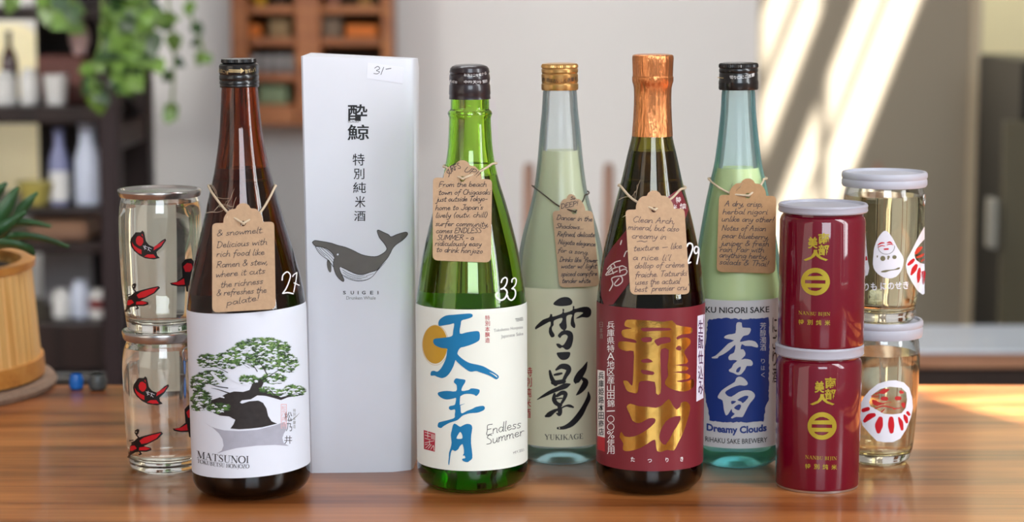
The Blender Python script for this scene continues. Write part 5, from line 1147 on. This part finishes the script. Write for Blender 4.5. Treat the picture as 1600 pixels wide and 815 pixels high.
# ------------------------------------------------------------------ two stacked red cans
M_can = pm('can_crimson', (104, 0, 28), .4, 0, coat=1.0, spec=.15, var=.02); M_rim = pm('can_rim_metal', (196, 196, 200), .3, .9); M_lid = pm('plastic_lid', (188, 188, 200), .35, 0, .25, 1.4)
def can(rd, yt, yb_list, label, dx=0, dy=0, zbase=0.0):
    t = empty('sake_can', (rd.X, rd.Y, zbase), label, 'can', 'crimson sake cans')
    lt, lb = rd.z(yt[0]), rd.z(yt[1]); r1 = rd.r(*yb_list[0]); r2 = rd.r(*yb_list[1]); rl = rd.r(*yb_list[2])
    body = [(0, .002), (r2*.9, .002), (r2*.93, 0)] + [(r2-.003+.003*math.sin(a), .003-.003*math.cos(a)) for a in [.4, .8, 1.2, 1.57]] + [(r2, .02), (r1, lb-.006), (r1-.0008, lb-.0035), (r1-.002, lb-.002), (r1-.002, lt-.003), (0, lt-.003)]
    lathe_obj('can_body', body, M_can, t, 128); rd.set_profile([(r2, 0), (r2, .02), (r1, lb-.006), (rl, lb), (rl, lt)])
    lathe_obj('bottom_rim', [(r2*.915, .0004), (r2*.97, 0), (r2*.985, .0015), (r2*.96, .0022), (r2*.915, .0022), (r2*.915, .0004)], M_rim, t, 96)
    zc = lb
    lathe_obj('lid', [(r1-.0017, zc), (rl-.0006, zc-.0003), (rl, zc+.0006), (rl-.0003, zc+(lt-zc)*.5), (rl, lt-.0012), (rl-.0008, lt), (rl-.0022, lt), (rl-.003, lt-.0016), (0, lt-.0016), (0, lt-.0029), (r1-.0017, lt-.0029), (r1-.0017, zc)], M_lid, t, 128)
    C = Ink(rd, (3, 6)); q_ = Z(1230+dx, 340+dy, 4.45)
    for ch, b_ in zip('南部美人', [(216,106,293,182),(216,186,293,262),(144,132,212,214),(112,222,284,300)]):
        p = q_([b_[:2], b_[2:]]); C.glyph(ch, I_can, p[0][0], p[0][1], p[1][0], p[1][1], bold=.03)
    ell = lambda x0, x1, y0, y1, n=1: [(x0, y0), (x1, y0), (x1, y1), (x0, y1)]
    out = [(196+101*math.cos(a), 444+96*math.sin(a)) for a in [2*math.pi*i/48 for i in range(48)]]
    top = [(140,406),(155,392),(180,382),(205,381),(230,390),(250,404)]; bot = [(140,484),(245,486),(225,502),(200,509),(170,506),(150,496)]
    C.poly([q_(out), q_(top), q_([(124,432),(266,434),(266,458),(124,456)]), q_(bot)], I_can)
    p = q_([(78,670),(300,680),(190,679)]); C.script('NANBU BIJIN', I_can, p[0], p[1], 5.4, font=SERIF, slant=0, mid=p[2])
    for i, ch in enumerate('特別純米'): p = q_([(78+61*i, 706+i*2), (116+61*i, 742+i*2)]); C.glyph(ch, I_can, p[0][0], p[0][1], p[1][0], p[1][1], bold=.015)
    C.obj('gold_print', t); return t, lt
L1 = Round(1276.5, 768.5, 50)
_, lt = can(L1, (535.5, 551.5), ((66.5, 562), (65, 750), (69, 540)), 'lower of the two stacked crimson cans, standing on the table', 10.4, 225.8, .0002)
L2 = Round(1276.5, 768.5, 50); L2.z0 = lt - .0014; L2.X = at(1284, 440, L2.Y).x
L2.M = Matrix.Translation((L2.X, L2.Y, L2.z0)); L2.Mi = np.array(L2.M.inverted())
can(L2, (317, 329), ((66.8, 338), (66.8, 525), (69.7, 322)), 'upper crimson can, stacked on the other can', 0, 0, L2.z0)

# ------------------------------------------------------------------ glass cup jars, two stacks of two
def cup_jar(rd, outline, base_m, level, label, group, lid_pts, lid_m, prints, zbase, extra=None, liquid=L_sake):
    t = empty('cup_jar', (rd.X, rd.Y, zbase), label, 'jar', group)
    vessel(rd, outline, .006, .0024, G_clear, base_m, level, liquid, t, punt=.0015)
    prints(rd, t)
    rz = rd.rz(lid_pts)[::-1]; lt = rz[-1][1]
    lathe_obj('lid', [(0, rz[0][1]), (rz[0][0]*.9, rz[0][1])] + rz + [(rz[-1][0]-.0015, lt), (rz[-1][0]-.0025, lt-.0016), (0, lt-.0016)], lid_m, t, 128)
    if extra: extra(rd, t)
    return lt - .0016
def stack(cx, yb, rb, cxu, pyu, zu):
    u = Round(cx, yb, rb); u.z0 = zu; u.X = at(cxu, pyu, u.Y).x; u.M = Matrix.Translation((u.X, u.Y, zu)); u.Mi = np.array(u.M.inverted()); return u
K_tin = pm('tin_lid', (188, 186, 184), .25, .9, bump=.05, bscale=60); M_blk = pm('jar_paint_black', (18, 14, 16), .4); M_red = pm('jar_paint_scarlet', (206, 22, 34), .4); M_wp = pm('jar_paint_white', (232, 232, 240), .45)
P_rear = paper_thin('jar_rear_label', (246, 248, 244), .65)
def birds(dx, dy, extra_text):
    def f(rd, t):
        C = Ink(rd, (2.5, 5), .00005); q_ = Z(185+dx, 330+dy, 4.289)
        C.poly(q_([(78,205),(85,180),(115,140),(150,140),(160,128),(172,140),(185,200),(205,225),(240,240),(290,195),(315,182),(320,195),(290,240),(255,272),(260,295),(278,312),(240,322),(180,315),(140,295),(105,265),(85,235)]), M_blk)
        for l in ([(116+27,197-33),(165,180),(168,205),(155,228),(140,232),(120,215),(116,190),(126,168)], [(160,150),(170,180),(163,165),(154,160)], [(90,205),(105,228),(130,246),(155,258),(155,288),(130,276),(108,255),(95,232)], [(235,262),(240,235),(290,206),(311,192),(285,232)], [(172,302),(195,288),(235,288),(252,310),(210,312)]):
            C.poly(q_(l), M_red, .0002)
        for a, b_ in (((166,232),(192,238)),((170,240),(188,252)),((180,228),(176,256)),((196,240),(222,250)),((200,252),(214,268)),((206,240),(198,262))): C.stroke(q_([a, b_]), M_wp, .0002, w=.7)
        C.poly(q_([(52,650),(60,600),(72,575),(110,540),(150,528),(200,515),(268,500),(280,512),(245,548),(180,582),(150,596),(200,608),(202,624),(170,634),(120,634),(90,640)]), M_blk)
        for l in ([(122,560),(150,540),(205,522),(266,508),(235,545),(175,575),(135,582)], [(120,605),(160,600),(194,614),(165,624),(118,624)], [(62,596),(90,592),(104,612),(75,628),(58,628)]): C.poly(q_(l), M_red, .0002)
        for pts in ([(95,495,10),(112,490,16),(105,515,12),(92,505,8)],[(100,520,8),(118,545,10),(108,570,12)],[(70,575,10),(100,560,10)],[(48,668,16),(62,650,12),(75,640,8)],[(120,630,8),(132,648,10),(118,652,8)],[(55,560,6),(80,556,6)]): C.stroke(q_(pts), M_blk, .0002)
        C.poly(q_([(345,480),(390,472),(430,440),(424,350),(450,320),(490,315),(512,345),(500,400),(492,470),(470,500),(468,540),(455,535),(450,502),(400,502),(355,494)]), M_blk)
        for l in ([(435,370),(460,345),(490,350),(498,380),(480,405),(448,405)], [(355,482),(400,472),(440,448),(446,490),(400,494)]): C.poly(q_(l), M_red, .0002)
        if extra_text: 
            for ch, x0, y0, x1, y1 in (('お', 213, 691, 223, 706), ('む', 203, 694, 211, 709)): C.glyph(ch, M_blk, x0, y0, x1, y1, bold=.02)
        C.obj('bird_print', t)
        R = Ink(rd); r = float(rd.prof[1].max()); zt_, zb_ = (rd.z(317), rd.z(500)) if not extra_text else (rd.z(548), rd.z(616))
        r = float(np.interp((zt_+zb_)/2, *rd.prof)); sheet(R, rd, r, zt_, zb_, 178, 206, P_rear, off=.0003); R.obj('rear_label', t)
    return f
def pull_ring(px, py, rx_, ry_, m):
    def f(rd, t):
        c = rd.hit([(px, py)], .001)[0]; a, b_ = rd.r(rx_, py), rd.r(ry_, py); th = math.atan2(c[1], c[0]); tx, ty = -math.sin(th), math.cos(th)
        V, Fc = tube([(c[0]+tx*a*math.cos(w), c[1]+ty*a*math.cos(w), c[2]+b_*math.sin(w)) for w in [2*math.pi*i/24 for i in range(24)]], .0006, 8, True)
        mesh_obj('pull_ring', V, Fc, m, t, smooth=True)
    return f
gL = 'stacked cup jars with red and black birds'
J = Round(259, 741, 46)
zt = cup_jar(J, [(527,56),(532,57),(540,60),(556,63),(575,64),(620,62.5),(660,61),(700,58.5),(722,56.5)], .006, 541, 'lower clear cup jar with red and black birds, standing on the table', gL,
  [(514,62.3),(515.5,63.3),(519,63.5),(522,62.5),(526,62),(528.5,60)], K_tin, birds(4.5, 228, True), .0002, pull_ring(291.5, 553, 7.5, 10.5, K_tin))
J2 = stack(259, 741, 46, 252, 420, zt+.0002)
cup_jar(J2, [(305,58.5),(309,59.5),(316,61.5),(335,64),(360,64.4),(400,63.5),(440,62),(480,58.5),(500,55.5)], .006, 315, 'upper clear cup jar with red and black birds, stacked on the other', gL,
  [(294.5,64),(296,65),(299,65.2),(301,64),(304,63.5),(306,62)], K_tin, birds(0, 0, False), zt+.0002)
M_plid = pm('translucent_plastic_lid', (206, 208, 220), .4, 0, .3, 1.4); I_lb = pm('lid_print_blue', (140, 170, 206), .5)
def lid_text(y0, x0, x1):
    def f(rd, t):
        a, b_ = rd.prof; C = Ink(rd, (3, 3)); C.text('おいしいお酒をカップで', I_lb, (x0, y0), (x1, y0-1), 4.4, mid=((x0+x1)/2, y0+4)); C.obj('lid_print', t)
    return f
def face(rd, t):
    C = Ink(rd, (2.5, 5), .00005); q_ = Z(1330, 340, 5.825)
    C.poly(q_([(210,270),(240,190),(280,135),(310,118),(340,135),(380,190),(420,270),(470,350),(475,410),(455,480),(410,535),(340,553),(270,530),(215,480),(197,420),(203,330)]), M_wp, smooth=2)
    arc = [(320+76*math.cos(a), 262+70*math.sin(a), 5) for a in [math.pi*i/10 - .1 for i in range(12)]]; C.stroke(q_(arc), I_grey, .0002, k=1)
    for pts in ([(245,246,10),(272,230,14),(300,228,8)],[(328,228,8),(352,222,14),(372,234,8)],[(243,270,6),(275,254,9),(306,258,5)],[(325,248,6),(352,240,9),(382,246,5)],[(303,286,14),(336,284,14)]): C.stroke(q_(pts), I_cred, .0002)
    I_ol = pm('jar_paint_olive', (120, 114, 84), .5)
    for x, y_, a, b_ in ((238,352,1,1.8),(288,370,4,4),(340,356,2,2),(336,372,1.4,1.4),(394,358,3.4,3)): C.disc(*q_([(x, y_)])[0], a, b_, I_ol, .0002)
    C.stroke(q_([(278,490,12),(310,486,20),(350,478,10),(400,470,9),(428,462,18),(440,455,10)]), I_ol, .0002)
    C.text('りも にのせき', M_wp, (1350.5, 454), (1420, 451), 12, bold=.018)
    C.poly(q_([(60,540),(110,540),(150,520),(165,460),(150,380),(138,250),(130,130),(60,100)]), M_wp); C.poly(q_([(125,350),(142,350),(148,385),(128,390)]), I_cred, .0002)
    C.poly([q_([(668,80),(620,160),(585,230),(550,300),(510,370),(497,430),(510,500),(550,580),(600,660),(650,700),(668,690)]), q_([(667,195),(625,240),(588,290),(575,340),(592,385),(630,412),(667,420)])], M_wp)
    for pts in ([(522,425,22),(548,402,34),(568,382,24)],[(548,515,18),(572,470,44),(592,435,30)],[(610,585,14),(618,520,40),(622,465,22)],[(655,600,20),(658,500,40)]): C.stroke(q_(pts), I_cred, .0002)
    for pts in ([(590,320,26),(615,290,36),(640,270,20)],[(600,360,16),(640,345,22),(660,330,14)],[(640,395,12),(660,380,14)]): C.stroke(q_(pts), pm('jar_paint_orange_red', (208, 62, 42), .4), .0002)
    C.obj('face_print', t)
def daruma(rd, t):
    C = Ink(rd, (2.5, 5), .00005); q_ = Z(1335, 560, 5.433)
    C.poly([q_([(40,470),(50,390),(75,335),(130,270),(200,215),(280,190),(350,185),(420,205),(465,250),(490,330),(497,420),(480,500),(440,600),(390,680),(330,710),(260,712),(190,700),(130,640),(70,570)]), q_([(125,370),(150,310),(220,260),(300,240),(400,250),(440,290),(447,350),(435,420),(400,465),(330,475),(250,470),(180,430),(135,405)])], M_wp)
    for pts in ([(75,440,34),(115,428,34)],[(88,530,30),(125,495,50),(165,480,34)],[(205,620,36),(208,570,68),(220,515,44)],[(315,620,36),(312,565,54),(312,512,40)],[(405,600,24),(395,545,36),(378,505,16)],[(445,540,24),(435,505,36),(425,485,20)],[(452,460,26),(464,476,24)]): C.stroke(q_(pts), I_cred, .0002)
    I_dr = pm('jar_paint_brick', (192, 44, 44), .45)
    for pts in ([(218,290,18),(250,280,40),(290,265,14)],[(240,342,34),(270,342,34)],[(155,355,12),(175,375,44),(205,380,20),(250,385,8)],[(145,318,8),(180,325,8),(205,322,6)],[(175,425,8),(250,405,10),(345,425,7)],[(230,455,10),(255,432,8)],[(360,338,34),(385,338,30)],[(395,285,30),(410,290,20)],[(415,390,36),(418,410,20)],[(330,430,8),(395,420,6)],[(190,400,10),(260,378,6),(310,372,4)],[(180,300,12),(210,290,8)]): C.stroke(q_(pts), I_dr, .0002)
    C.obj('daruma_print', t)
gR = 'stacked cup jars with white painted faces'
J = Round(1372, 727.5, 40)
zt = cup_jar(J, [(522,57),(530,58.5),(545,60.5),(562,61),(580,60.5),(620,58.5),(660,56.5),(695,53),(712,49.5)], .006, 549, 'lower clear cup jar with a white daruma face, standing on the table', gR,
  [(497.5,63),(500,64.8),(505,65),(508,63.6),(511,64.6),(520,64.6),(523.5,63)], M_plid, daruma, .0002, lid_text(516, 1352, 1418), liquid=pm('pale_gold_sake', (250, 240, 206), 0, 0, 1, 1.34))
J2 = stack(1372, 727.5, 40, 1379.5, 390, zt+.0002)
cup_jar(J2, [(288,59),(294,60),(303,62),(320,63),(350,62.5),(390,60.5),(430,58.5),(460,56),(480,53)], .006, 304, 'upper clear cup jar with a white egg-shaped face, stacked on the daruma jar', gR,
  [(267.5,64.5),(270,66.3),(275,66.6),(278,65.2),(281,66.2),(287,66.2),(290,64.6)], M_plid, face, zt+.0002, lambda rd, t: (lid_text(281, 1340, 1430)(rd, t), pull_ring(1444, 312, 3.5, 8, K_tin)(rd, t)), liquid=pm('pale_gold_sake', (250, 240, 206), 0, 0, 1, 1.34))
